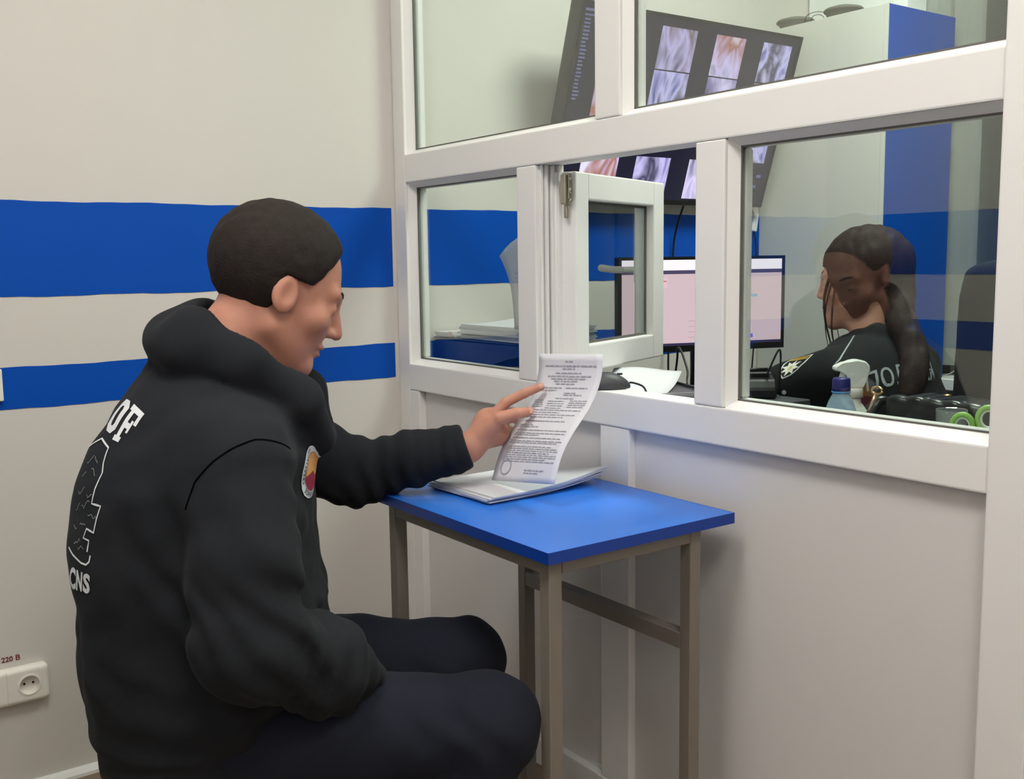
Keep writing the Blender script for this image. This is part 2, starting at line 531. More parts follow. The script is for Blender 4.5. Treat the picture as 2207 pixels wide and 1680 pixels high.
# the held document: an A4 sheet leaning away from the man, gently bowed
BL, BR, TR, TL = Vector((0.8258, -0.2552, 0.7715)), Vector((1.0408, -0.2606, 0.7998)), Vector((1.0579, -0.1514, 1.0373)), Vector((0.8418, -0.1386, 1.0234))
def paper_pt(u, v, off=0.0):
    p = (BL * (1 - u) + BR * u) * (1 - v) + (TL * (1 - u) + TR * u) * v
    n = (BR - BL).cross(TL - BL).normalized()      # towards the reader
    bow = 0.007 * math.sin(math.pi * v) * (1 - 0.25 * u) - 0.011 * math.sin(2 * math.pi * v)
    top = 0.018 * max(0, v - 0.86) / 0.14
    return p - n * (bow - top * top * 40 * 0.4) + n * off
def make_document():
    nx, ny = 10, 22
    bm = slab_bm(lambda i, j: paper_pt(i / nx, j / ny), nx, ny, lambda i, j: paper_pt(i / nx, j / ny, -.0006) - paper_pt(i / nx, j / ny))
    o = obj_bm('document', bm, mat('document_paper', (230, 230, 236), rough=.8), None, True)
    tag(o, 'printed white sheet held up over the blue table by the seated man', 'paper')
    bm = bmesh.new()
    def bar(u0, u1, v0, v1, off=0.0011):
        n = max(2, int((u1 - u0) * 12))
        a = [bm.verts.new(paper_pt(u0 + (u1 - u0) * i / n, v0, off)) for i in range(n + 1)]
        b = [bm.verts.new(paper_pt(u0 + (u1 - u0) * i / n, v1, off)) for i in range(n + 1)]
        for i in range(n):
            bm.faces.new((a[i], a[i + 1], b[i + 1], b[i]))
    r = random.Random(3)
    def words(u0, u1, v, h):
        u = u0
        while u < u1 - 0.02:
            l = min(r.uniform(.03, .10), u1 - u)
            bar(u, u + l, v, v + h)
            u += l + 0.014
    for v, u0, u1 in ((.945, .44, .56), (.915, .12, .92), (.895, .40, .60), (.865, .30, .70), (.842, .18, .86), (.823, .24, .78), (.805, .30, .70), (.785, .34, .66)):
        words(u0, u1, v, .009)
    for v, u0, u1 in ((.755, .10, .45), (.755, .52, .85), (.735, .10, .38), (.715, .52, .72), (.70, .52, .80), (.672, .42, .70)):
        words(u0, u1, v, .008)
    for k in range(4):
        words(.10, .27, .655 - k * .017, .007)
        words(.66, .92, .655 - k * .017, .007)
        words(.32, .58, .650 - k * .019, .006)
    for v, u1 in ((.575, .9), (.555, .6), (.535, .88), (.515, .7), (.48, .42), (.48, .8), (.445, .34), (.43, .42), (.40, .92), (.375, .9), (.36, .5), (.335, .9), (.31, .92), (.295, .85)):
        words(.10 if v != .48 else .14, u1, v, .007)
    for k in range(8):
        words(.10, .92 if k % 3 else .8, .265 - k * .0165, .006)
    for v, u0, u1 in ((.085, .5, .8), (.065, .5, .72)):
        words(u0, u1, v, .008)
    # round stamp
    for k in range(28):
        a0, a1 = 2 * math.pi * k / 28, 2 * math.pi * (k + 1) / 28
        q = [paper_pt(.19 + rr * math.cos(a), .105 + rr * .70 * math.sin(a), .0011) for rr, a in ((.085, a0), (.085, a1), (.072, a1), (.072, a0))]
        bm.faces.new([bm.verts.new(p) for p in q])
    me = bpy.data.meshes.new('printed_text')
    bm.to_mesh(me); bm.free()
    link('printed_text', me, M_INK, o)
    return o
make_document()

# ------------------------------------------------------------------ on the striped wall
me = text_mesh('220 В', 0.0165, 0.0002, 'LEFT', bold=0.0003)
o = link('voltage_label', me, mat('red_print', (112, 38, 34), rough=0.6))
o.rotation_euler = (math.radians(90), 0, math.radians(90))
o.location = (0.0008, -1.0625, 0.3165)
tag(o, 'small dark red 220 В lettering on the wall above the socket', 'lettering')
t = tag(empty('wall_switch', (0, -1.06, 0.957)), 'white switch plate on the lower blue stripe at the left edge', 'switch')
box('switch_frame', (0.0014, -0.042, -0.036), (0.014, 0.042, 0.036), mat('socket_plastic', (238, 233, 222)), t, bevel=0.003, seg=2)
box('rocker', (0.0142, -0.028, -0.026), (0.018, 0.028, 0.026), mat('socket_plastic', (238, 233, 222)), t, bevel=0.002)

# ------------------------------------------------------------------ duty room furniture
M_DESK = mat('grey_desk_laminate', (74, 75, 78), rough=0.4, noise=0.02, nscale=10)
def make_desk():
    t = tag(empty('desk', (0.6, 0.4, 0)), 'dark grey corner desk behind the partition', 'desk')
    def B(n, lo, hi, m=M_DESK, bev=0.002):
        return box(n, (lo[0] - .6, lo[1] - .4, lo[2]), (hi[0] - .6, hi[1] - .4, hi[2]), m, t, bevel=bev)
    B('desk_top', (0.004, .07, .725), (1.735, .455, .75))
    B('desk_top', (0.004, .4555, .725), (.74, 1.484, .75))
    for lo, hi in (((.006, .08, 0), (.026, .44, .7245)), ((1.71, .08, 0), (1.73, .44, .7245)), ((.01, 1.46, 0), (.72, 1.48, .7245)), ((.9, .072, .2), (1.70, .09, .7245))):
        B('side_panel', lo, hi)
    return t
make_desk()
def make_ledge():
    t = tag(empty('counter_shelf', (0.55, 0.24, 0.7505)), 'raised grey shelf on the desk behind the serving window', 'shelf')
    def B(n, lo, hi):
        return box(n, (lo[0] - .55, lo[1] - .24, lo[2] - .7505), (hi[0] - .55, hi[1] - .24, hi[2] - .7505), M_DESK, t, bevel=0.002)
    B('shelf_board', (.004, .07, .895), (1.12, .38, .912))
    for x in (.01, .55, 1.10):
        B('shelf_side', (x, .075, .7505), (x + .016, .375, .8948))
make_ledge()

def make_cabinet():
    t = tag(empty('cabinet', (.258, 1.675, 0)), 'tall white cabinet with a blue door beside the striped wall', 'cabinet')
    M1 = mat('cabinet_white', (214, 212, 204), rough=0.5)
    M2 = mat('cabinet_blue', (8, 82, 186), rough=0.42)
    def B(n, lo, hi, m, bev=0.0015, par=t):
        return box(n, (lo[0] - .258, lo[1] - 1.675, lo[2]), (hi[0] - .258, hi[1] - 1.675, hi[2]), m, par, bevel=bev)
    B('side_panel', (.003, 1.490, 0), (.4965, 1.506, 2.003), M1)
    B('side_panel', (.003, 1.844, 0), (.4965, 1.860, 2.003), M1)
    B('top_panel', (.003, 1.5065, 1.985), (.4965, 1.8435, 2.003), M1)
    B('bottom_panel', (.003, 1.5065, .06), (.4965, 1.8435, .078), M1)
    B('back_panel', (.003, 1.5065, .0785), (.009, 1.8435, 1.9845), M1)
    d = B('door', (.498, 1.4915, .06), (.514, 1.8585, 2.002), M2)
    B('edge_strip', (.4985, 1.4885, .06), (.5145, 1.4912, 2.0022), M1, 0, d)
make_cabinet()
M_CAP = mat('cap_cloth', (120, 118, 106), rough=0.9)
def make_cap(x, y, label, rz):
    t = tag(empty('uniform_cap', (x, y, 2.0032), rz), label, 'cap', 'caps on top of the cabinet')
    crown = lathe('crown', [(0, .044), (.035, .043), (.060, .036), (.066, .030), (.064, .026), (.054, .020), (.052, .004), (.050, 0)], M_CAP, t, 28)
    bm = bmesh.new()
    vs = []
    for k in range(13):
        a = math.radians(-65 + 130 * k / 12)
        vs.append((bm.verts.new((.052 * math.cos(a), .052 * math.sin(a), .006)), bm.verts.new((.074 * math.cos(a) + .006, .068 * math.sin(a), .001))))
    for a, b in zip(vs, vs[1:]):
        bm.faces.new((a[0], b[0], b[1], a[1]))
    bmesh.ops.solidify(bm, geom=bm.faces[:], thickness=-.002)
    obj_bm('visor', bm, M_BLACK, t, True)
make_cap(.085, 1.57, 'grey peaked cap on the cabinet nearest the striped wall', 0.3)
make_cap(.285, 1.57, 'grey peaked cap on the cabinet nearest the blue door', -0.2)
t = tag(empty('white_box', (.205, 1.79, 2.0032)), 'white cardboard box standing at the back of the cabinet top', 'box')
MB_ = mat('white_carton', (244, 246, 244), rough=0.6)
box('carton', (-.200, -.05, 0), (.205, .06, .32), MB_, t, bevel=.002)
box('lid', (-.202, -.052, .3202), (.207, .062, .345), MB_, t, bevel=.002)
for i, (xa, xb, h) in enumerate(((.17, .26, .032), (.195, .25, .022))):
    o = tube('wire_loop', smooth_path([(xa, 1.515, 2.0045), (xa + .008, 1.512, 2.0032 + h * .8), ((xa + xb) / 2, 1.511, 2.0032 + h), (xb - .008, 1.513, 2.0032 + h * .7), (xb, 1.518, 2.0045)], 6), .0011, M_CABLE, None, 8)
    tag(o, ('tall' if i == 0 else 'low') + ' loop of thin dark wire between the two caps', 'wire', 'wire loops on the cabinet')

# far window with its vertical blind
win = empty('window_1', (1.8, Y_FAR, 0))
structure(win)
win['label'] = 'window with a white sill behind the vertical blind'
win['category'] = 'window'
def Wb(n, lo, hi, m, bev=0.002):
    return box(n, (lo[0] - 1.8, lo[1] - Y_FAR, lo[2]), (hi[0] - 1.8, hi[1] - Y_FAR, hi[2]), m, win, bevel=bev)
Wb('window_sill', (.44, 1.83, .755), (3.2, 2.019, .797), M_PVC, .004)
for lo, hi in (((.46, 1.99, .80), (.53, 2.018, 2.4)), ((3.08, 1.99, .80), (3.15, 2.018, 2.4)), ((.5305, 1.99, .80), (3.0795, 2.018, .87)), ((.5305, 1.99, 2.33), (3.0795, 2.018, 2.4)), ((1.77, 1.99, .8705), (1.84, 2.018, 2.3295))):
    Wb('window_frame', lo, hi, M_PVC)
MN = mat('night_glass', (20, 24, 32), rough=0.05)
Wb('window_pane', (.531, 2.0, .871), (1.769, 2.006, 2.329), MN, 0)
Wb('window_pane', (1.841, 2.0, .871), (3.079, 2.006, 2.329), MN, 0)
bl = tag(empty('vertical_blind', (1.8, 1.93, 2.5)), 'pale grey vertical slat blind across the far window', 'blind')
M_SLAT = mat('blind_fabric', (205, 208, 200), rough=0.85, noise=0.03, nscale=60)
box('head_rail', (-1.42, -.02, -.03), (1.42, .02, .01), M_PVC, bl, bevel=.002)
bm = bmesh.new()
n = 6
va = []
for i in range(n + 1):
    u = i / n - .5
    va.append((bm.verts.new((u * .127, .010 * math.cos(u * math.pi) - .005, -1.665)), bm.verts.new((u * .127, .010 * math.cos(u * math.pi) - .005, -.032))))
for a, b in zip(va, va[1:]):
    bm.faces.new((a[0], b[0], b[1], a[1]))
bmesh.ops.solidify(bm, geom=bm.faces[:], thickness=.0008)
slat_me = bpy.data.meshes.new('slat'); bm.to_mesh(slat_me); bm.free()
slat_me.materials.append(M_SLAT)
M_CHAIN = mat('white_chain', (240, 240, 236), rough=0.4)
bm = tube_bm([Vector((-.055 + .11 * k / 10, -.006, -1.665 - .036 * (1 - (2 * k / 10 - 1) ** 2))) for k in range(11)], .0014, 6)
chain_me = bpy.data.meshes.new('chain'); bm.to_mesh(chain_me); bm.free()
chain_me.materials.append(M_CHAIN)
for k in range(25):
    s = bpy.data.objects.new('slat', slat_me)
    COL.objects.link(s); s.parent = bl
    s.location = (-1.375 + .1145 * k, 0, 0)
    s.rotation_euler = (0, 0, math.radians(24))
    c = bpy.data.objects.new('chain', chain_me)
    COL.objects.link(c); c.parent = bl
    c.location = (-1.375 + .1145 * k + .057, 0, 0)

# ------------------------------------------------------------------ screens
def make_tv():
    t = tag(empty('television', (.065, .956, 1.393)), 'large wall television tilted forward showing rows of camera pictures', 'television')
    tilt = math.atan2(.17, .547)
    t.rotation_euler = (0, tilt, 0)
    # local: y along the wall, z up the screen, +x out of the screen
    H_, W2 = .573, .472
    shell = box('casing', (-.055, -W2, 0), (-.002, W2, H_), M_BLACK, t, bevel=.006, seg=2)
    for lo, hi in (((-.002, -W2, 0), (.001, W2, .016)), ((-.002, -W2, H_ - .010), (.001, W2, H_)), ((-.002, -W2, .0162), (.001, -W2 + .010, H_ - .0102)), ((-.002, W2 - .010, .0162), (.001, W2, H_ - .0102))):
        box('bezel', lo, hi, M_BLACK, t)
    scr = box('screen', (-.0019, -W2 + .0102, .0164), (-.0006, W2 - .0102, H_ - .0104), mat('tv_screen', (7, 7, 10), rough=0.22, emit=(40, 40, 66), estr=0.5), t)
    pm = [picture_mat('cam_picture_a', [(46, 44, 66), (150, 140, 190), (226, 216, 255), (120, 116, 150)], 9, 1.0, .5),
          picture_mat('cam_picture_b', [(60, 56, 84), (196, 186, 236), (120, 100, 104), (232, 226, 255)], 11, 1.0, .5),
          picture_mat('cam_picture_c', [(96, 92, 120), (214, 204, 250), (170, 104, 84), (236, 230, 255)], 10, 1.0, .5),
          picture_mat('cam_picture_d', [(70, 80, 160), (206, 200, 250), (60, 60, 90), (224, 214, 255)], 13, 1.0, .5)]
    cols = [(-.373, -.226), (-.155, -.008), (.076, .208), (.292, .430)]
    rows = [(.414, .538), (.255, .410), (.152, .235), (.022, .150)]
    r = random.Random(5)
    k = 0
    for ci, (ya, yb) in enumerate(cols):
        for ri, (za, zb) in enumerate(rows):
            if ci == 0 and ri < 1:
                continue
            if (ri == 2 and ci != 3) or (ci == 3 and ri == 3):
                continue
            box('camera_picture', (-.0006, ya, za), (-.0002, yb, zb), pm[(ci + ri * 2) % 4], scr)
            k += 1
    tx = emit_mat('screen_text', (150, 155, 215), .45)
    bm = bmesh.new()
    for i in range(22):
        z = .52 - i * .0105
        box_bm((-.0006, -.452, z), (-.0003, -.452 + r.uniform(.014, .024), z + .005), bm=bm)
    box_bm((-.0006, -.455, .545), (-.0003, -.40, .552), bm=bm)
    box_bm((-.0006, -.455, .532), (-.0003, -.36, .537), bm=bm)
    for i in range(7):
        a = r.uniform(.24, .42)
        z = .04 + r.random() * .09
        box_bm((-.0006, a, z), (-.0003, a + r.uniform(.01, .022), z + .010), bm=bm)
    obj_bm('screen_text', bm, tx, scr)['kind'] = 'stuff'
    # wall bracket behind the set
    box('bracket', (-.10, -.12, .20), (-.0555, .12, .36), M_BLACK, t, bevel=.002)
    return t
make_tv()
def make_monitor():
    ang = math.radians(72)
    R_ = Vector((.475, 1.066))
    v = Vector((math.cos(ang), math.sin(ang)))
    c = R_ - v * .272
    t = tag(empty('monitor', (c.x, c.y, .7505), ang - math.pi / 2), 'computer monitor showing a pinkish web page in front of the officer', 'monitor')
    # local: y along the screen, +x out of the screen, z from the desk
    zt, zb, W2 = .4730, .1955, .272
    box('casing', (-.030, -W2, zb), (-.002, W2, zt), M_BLACK, t, bevel=.004, seg=2)
    for lo, hi in (((-.002, -W2, zb), (.002, W2, zb + .018)), ((-.002, -W2, zt - .009), (.002, W2, zt)), ((-.002, -W2, zb + .0182), (.002, -W2 + .010, zt - .0092)), ((-.002, W2 - .010, zb + .0182), (.002, W2, zt - .0092))):
        box('bezel', lo, hi, M_BLACK, t)
    ws, z0, z1 = W2 - .0102, zb + .0184, zt - .0094
    page = box('screen', (-.0019, -ws, z0), (0, ws, z1), mat('web_page', (20, 18, 18), rough=0.3, emit=(226, 200, 208), estr=0.88), t)
    def q(nm, ya, yb, za, zc, rgb, s, off=.0003):
        box(nm, (0, ya, za), (off, yb, zc), emit_mat(nm + str(random.random()), rgb, s), page)
    q('browser_bar', -ws, ws, z1 - .030, z1, (255, 246, 255), 1.05)
    q('header_band', -ws, ws, z1 - .041, z1 - .0302, (96, 88, 120), .7)
    q('task_bar', -ws, ws, z0, z0 + .007, (60, 56, 90), .8)
    for a in (-.178, -.022, .066):
        q('button', a, a + .06, z1 - .080, z1 - .050, (235, 200, 206), .95)
    q('text_line', -.16, -.12, z1 - .063, z1 - .060, (222, 120, 130), .8, .0006)
    q('link_line', .10, .18, z1 - .112, z1 - .104, (150, 190, 214), .9)
    q('text_line', .13, .147, z1 - .137, z1 - .132, (150, 140, 200), .9)
    for k in range(4):
        q('text_line', .085, .145, z0 + .032 + k * .016, z0 + .0335 + k * .016, (172, 150, 160), .9)
        q('text_line', -.05, .00, z0 + .022 + k * .016, z0 + .0235 + k * .016, (190, 160, 170), .9)
    q('badge', .155, .166, z0 + .016, z0 + .027, (120, 110, 220), .9)
    # stand
    tube('stand_neck', [(-.036, 0, .012), (-.042, 0, .15), (-.036, 0, .30)], [.022, .018, .022], M_BLACK, t, 12)
    lathe('stand_base', [(0, .016), (.03, .015), (.10, .008), (.105, .003), (.105, 0), (0, 0)], M_BLACK, t, 32, (-.03, 0, 0))
    return t
make_monitor()

# cables and plug by the screens
o = tube('cable', smooth_path([(.075, 1.04, 1.392), (.045, 1.046, 1.34), (.02, 1.05, 1.27), (.02, 1.043, 1.15), (.03, 1.02, 1.0), (.05, 1.0, .80), (.10, .98, .756)], 8), .0035, M_CABLE, None, 8)
tag(o, 'black cable hanging from the television down the blue stripe', 'cable')
t = tag(empty('power_adapter', (.02, 1.442, 1.341)), 'white plug adapter hanging beside the television', 'adapter')
bm = box_bm((-.010, -.013, -.030), (.010, .013, .034), .003, 2)
bo = obj_bm('adapter_body', bm, M_PVC, t)
bo.rotation_euler = (math.radians(-10), 0, 0)
tube('adapter_lead', smooth_path([(0, .005, -.031), (.002, .012, -.08), (.004, .014, -.16), (.02, .0, -.30), (.04, -.05, -.585)], 8), .003, M_CABLE, t, 8)
tube('adapter_lead', smooth_path([(0, -.006, .034), (-.004, -.012, .06), (.0, -.03, .085)], 6), .003, M_CABLE, t, 8)
for i, (pts, lab) in enumerate(((((.93, .285, .9165), (.82, .325, .9165), (.72, .365, .9165), (.66, .388, .9168), (.62, .43, .88), (.60, .50, .757)), 'straight black cable lying across the raised shelf'),
                  (((.62, .52, .757), (.655, .50, .90), (.70, .47, .96), (.74, .44, .925), (.79, .40, .9165), (.86, .37, .9165)), 'black cable looping up behind the raised shelf'),
                  (((.56, .49, .757), (.60, .49, .93), (.63, .47, .99), (.68, .45, .94), (.71, .42, .9165), (.78, .35, .9165)), 'second black cable looping below the monitor'))):
    o = tube('cable', smooth_path(pts, 8), .0028 if i else .0036, M_CABLE, None, 8)
    tag(o, lab, 'cable', 'cables behind the serving window')

# mouse on the sill of the serving window
def make_mouse():
    t = tag(empty('computer_mouse', (.852, .034, .9392), math.radians(65)), 'dark grey wired mouse on the serving window sill', 'mouse')
    bm = bmesh.new()
    bmesh.ops.create_uvsphere(bm, u_segments=28, v_segments=16, radius=1)
    for v in bm.verts:
        x, y, z = v.co
        z2 = max(z, -.15)
        v.co = Vector((x * .052, y * (.030 + .003 * x), (z2 + .15) * .031 * (1 - .18 * x * x - .1 * x) + .001))
    obj_bm('mouse_shell', bm, M_DARKGREY, t, True)
    box('scroll_wheel', (.022, -.003, .029), (.034, .003, .0335), M_BLACK, t, bevel=.001)
    bm = bmesh.new()
    hp = [(-.006, .003), (-.003, .0065), (0, .004), (.003, .0065), (.006, .003), (0, -.006)]
    cx = Vector((-.051, 0, .019))
    box('emblem', (-.0515, -.0035, .014), (-.0490, .0035, .0195), mat('emblem_grey', (200, 202, 205)), t, bevel=.001)
    bm.free()
    tube('mouse_lead', smooth_path([(.050, 0, .012), (.062, -.004, .010), (.075, -.020, .004), (.078, -.045, -.010), (.085, -.085, -.0225), (.13, -.14, -.0225)], 8), .0022, M_CABLE, t, 8)
make_mouse()

# papers on the shelf
def curled_sheet(name, label, loc, rz, amp, w_=.21, h_=.297, th=.0006, mode=0):
    fz = [lambda u, v: amp * (v ** 3) + .004 * (1 + math.sin(u * 5)), lambda u, v: amp * ((1 - v) ** 2) * (1 - .5 * u), lambda u, v: amp * max(0, u - .4) ** 2 * 3][mode]
    o = obj_bm(name, sheet_bm(w_, h_, 8, 14, fz, th), M_PAPER, None, True)
    o.location = loc
    o.rotation_euler = (0, 0, rz)
    tag(o, label, 'paper', 'loose sheets on the shelf')
    return o
curled_sheet('loose_sheet', 'crumpled white sheet curling up beside the mouse', (.738, .225, .9125), .62, .030, .17, .26, mode=0)
curled_sheet('loose_sheet', 'white sheet lying flat below the monitor, lower of the pair', (.956, .184, .9125), -.42, .0, .13, .21, .0008, mode=1)
curled_sheet('loose_sheet', 'folded white sheet below the monitor, upper of the pair', (.960, .182, .9136), -.50, .020, .11, .17, .0008, mode=2)

# blue folder with papers behind the left pane
t = tag(empty('document_folder', (.26, .24, .9125)), 'dark blue document box carrying papers behind the left pane', 'folder')
M_FOLD = mat('folder_blue', (18, 40, 108), rough=0.35)
prism('folder_body', [(-.252, .0005), (-.10, .002), (-.03, .016), (.11, .052), (.25, .076), (.25, .090), (-.252, .086)], 1, -.125, .13, M_FOLD, t, bevel=.002)
box('folder_lid', (-.253, -.128, .0905), (.252, .132, .0935), M_FOLD, t)
pst = paper_stack('paper_pile', 'tall pile of fanned white sheets on the dark blue document box', (.285, .235, 1.0075), math.radians(90), 8, w_=.23, h_=.31, dz=.0048, spread=.008, lift=.03, rot=.05)
pst2 = paper_stack('paper_pile', 'thin clipped pile of papers by the wall on the blue document box', (.060, .235, 1.0075), 0, 3, w_=.095, h_=.24, dz=.0045, spread=.003, lift=.0, rot=.01)
box('paper_clip', (.024, -.124, .0005), (.044, -.105, .017), mat('pink_clip', (214, 186, 186), rough=.4), pst2, bevel=.002)
# notice sheet taped to the inner side of the mullion, curling forward
nx, ny = 8, 16
def notice_pt(i, j):
    u, v = i / nx, j / ny
    x = .635 - .285 * u + .045 * u * (1 - v)
    zt_ = 1.045 + .245 * v - (.06 * u ** 2.6 * v ** 2)
    return (x + (.05 * (1 - v) * u * .4), .0685 + .035 * u ** 2 + .012 * u * math.sin(v * 3), zt_)
bm = slab_bm(notice_pt, nx, ny, (0, .0006, 0))
o = obj_bm('notice_sheet', bm, M_PAPER, None, True)
tag(o, 'curling white notice sheet fixed to the inner side of the frame', 'notice')
bm = bmesh.new()
def npt(u, v):
    P = Vector(notice_pt(u * nx, v * ny))
    return P + Vector((0, -.0010, 0))
for k in range(8):
    v = .62 - .055 * k
    a_ = [bm.verts.new(npt(.40 + .4 * i / 6, v)) for i in range(7)]
    b_ = [bm.verts.new(npt(.40 + .4 * i / 6, v + .010)) for i in range(7)]
    for i in range(6):
        bm.faces.new((a_[i], a_[i + 1], b_[i + 1], b_[i]))
# (the reverse print faces the public side)
po = obj_bm('printed_text', bm, M_INK, o)

# ------------------------------------------------------------------ implicit-surface modelling for the two people
def V(*a):
    return np.array(a, dtype=np.float32)
def rc(p, a, b, ra, rb):
    a, b = np.asarray(a, np.float32), np.asarray(b, np.float32)
    ab = b - a
    q = p - a
    h = np.clip((q @ ab) / float(ab @ ab), 0, 1)
    d = q - h[:, None] * ab
    return np.sqrt((d * d).sum(1)) - (ra + (rb - ra) * h)
def ell(p, c, r, R=None):
    q = p - np.asarray(c, np.float32)
    if R is not None:
        q = q @ R
    r = np.asarray(r, np.float32)
    k0 = np.sqrt(((q / r) ** 2).sum(1))
    k1 = np.sqrt(((q / (r * r)) ** 2).sum(1)) + 1e-9
    return k0 * (k0 - 1) / k1
def smin(a, b, k):
    h = np.clip(0.5 + 0.5 * (b - a) / k, 0, 1)
    return b + (a - b) * h - k * h * (1 - h)
def smax(a, b, k):
    return -smin(-a, -b, k)
def rot(axis, deg):
    return np.array(Matrix.Rotation(math.radians(deg), 3, axis), dtype=np.float32)
def zone(p, c, r, fn):
    """evaluate fn only inside the ball (c, r); outside, the distance to the ball stands in"""
    d = np.sqrt(((p - np.asarray(c, np.float32)) ** 2).sum(1)) - r
    m = d < 0.05
    out = np.maximum(d, 0.05)
    if m.any():
        out[m] = fn(p[m])
    return out
def chain(p, pts, rs, k=0.004):
    d = None
    for i in range(len(pts) - 1):
        e = rc(p, pts[i], pts[i + 1], rs[i], rs[i + 1])
        d = e if d is None else smin(d, e, k)
    return d
class Waves:
    """smooth pseudo-noise: a sum of random plane waves"""
    def __init__(self, seed, n, lo, hi):
        r = np.random.default_rng(seed)
        d = r.normal(size=(n, 3))
        d /= np.linalg.norm(d, axis=1)[:, None]
        self.k = (d * r.uniform(lo, hi, size=(n, 1))).astype(np.float32)
        self.ph = r.uniform(0, 6.28, n).astype(np.float32)
        self.n = n
    def __call__(self, p):
        return np.sin(p @ self.k.T + self.ph).sum(1) / math.sqrt(self.n)
def surface(name, f, lo, hi, vox, material, parent, relax=2, slack=0.015):
    """surface nets over the blocks of space that the surface crosses"""
    B = 8
    lo = np.array(lo, np.float32)
    nb = np.ceil((np.array(hi) - lo) / (vox * B)).astype(int)
    ii = np.stack(np.meshgrid(*[np.arange(n) for n in nb], indexing='ij'), -1).reshape(-1, 3)
    cen = lo + (ii + 0.5).astype(np.float32) * (vox * B)
    dv = f(cen)
    act = ii[np.abs(dv) < vox * B * 0.87 * 1.25 + slack]
    g = np.stack(np.meshgrid(*[np.arange(B + 1)] * 3, indexing='ij'), -1).reshape(-1, 3)
    N = (nb * B + 2).astype(np.int64)
    keys_all, pos_all, edges = [], [], []
    for s in range(0, len(act), 256):
        a = act[s:s + 256]
        gi = a[:, None, :] * B + g[None]
        val = f((lo + gi.reshape(-1, 3).astype(np.float32) * vox)).reshape(len(a), B + 1, B + 1, B + 1)
        sg = val < 0
        corner = [(i, j, k) for i in (0, 1) for j in (0, 1) for k in (0, 1)]
        cs = np.stack([sg[:, i:i + B, j:j + B, k:k + B] for i, j, k in corner], -1)
        mixed = cs.any(-1) & ~cs.all(-1)
        bi, x, y, z = np.nonzero(mixed)
        if len(bi):
            cv = np.stack([val[bi, x + i, y + j, z + k] for i, j, k in corner], -1)
            acc = np.zeros((len(bi), 3), np.float32)
            cnt = np.zeros(len(bi), np.float32)
            for m in range(8):
                for n_ in range(m + 1, 8):
                    df = [q - w_ for q, w_ in zip(corner[n_], corner[m])]
                    if sum(map(abs, df)) != 1:
                        continue
                    v0, v1 = cv[:, m], cv[:, n_]
                    cr = (v0 < 0) != (v1 < 0)
                    t = np.where(cr, v0 / np.where(cr, v0 - v1, 1), 0)
                    acc += np.where(cr[:, None], np.array(corner[m], np.float32) + t[:, None] * np.array(df, np.float32), 0)
                    cnt += cr
            cell = a[bi] * B + np.stack([x, y, z], -1)
            pos_all.append(lo + (cell + acc / cnt[:, None]) * vox)
            keys_all.append((cell[:, 0].astype(np.int64) * N[1] + cell[:, 1]) * N[2] + cell[:, 2])
        for ax in range(3):
            sl0 = [slice(0, B)] * 3
            sl1 = list(sl0)
            sl1[ax] = slice(1, B + 1)
            s0, s1 = sg[(slice(None), *sl0)], sg[(slice(None), *sl1)]
            bi, x, y, z = np.nonzero(s0 != s1)
            if len(bi):
                cell = a[bi] * B + np.stack([x, y, z], -1)
                edges.append((ax, cell, s0[bi, x, y, z]))
    keys = np.concatenate(keys_all)
    pos = np.concatenate(pos_all)
    o_ = np.argsort(keys)
    keys, pos = keys[o_], pos[o_]
    quads = []
    for ax, cell, inside in edges:
        u, v = [(1, 2), (2, 0), (0, 1)][ax]
        idx = []
        ok = np.ones(len(cell), bool)
        for du, dv_ in ((0, 0), (-1, 0), (-1, -1), (0, -1)):
            c = cell.copy()
            c[:, u] += du
            c[:, v] += dv_
            k = (c[:, 0].astype(np.int64) * N[1] + c[:, 1]) * N[2] + c[:, 2]
            p_ = np.clip(np.searchsorted(keys, k), 0, len(keys) - 1)
            ok &= keys[p_] == k
            idx.append(p_)
        q = np.stack(idx, 1)
        q = np.where(inside[:, None], q, q[:, ::-1])
        quads.append(q[ok])
    q = np.concatenate(quads)
    for _ in range(relax):                     # light Laplacian relaxation
        acc = np.zeros_like(pos)
        cnt = np.zeros(len(pos), np.float32)
        for i in range(4):
            a_, b_ = q[:, i], q[:, (i + 1) % 4]
            for d_ in range(3):
                acc[:, d_] += np.bincount(a_, pos[b_, d_], len(pos)) + np.bincount(b_, pos[a_, d_], len(pos))
            cnt += np.bincount(a_, minlength=len(pos)) + np.bincount(b_, minlength=len(pos))
        pos = pos * 0.5 + 0.5 * acc / np.maximum(cnt, 1)[:, None]
    me = bpy.data.meshes.new(name)
    me.vertices.add(len(pos))
    me.vertices.foreach_set('co', pos.astype(np.float32).ravel())
    me.loops.add(q.size)
    me.loops.foreach_set('vertex_index', q.astype(np.int32).ravel())
    me.polygons.add(len(q))
    me.polygons.foreach_set('loop_start', np.arange(0, q.size, 4, dtype=np.int32))
    me.polygons.foreach_set('loop_total', np.full(len(q), 4, np.int32))
    me.update(calc_edges=True)
    me.validate()
    return link(name, me, material, parent, True)

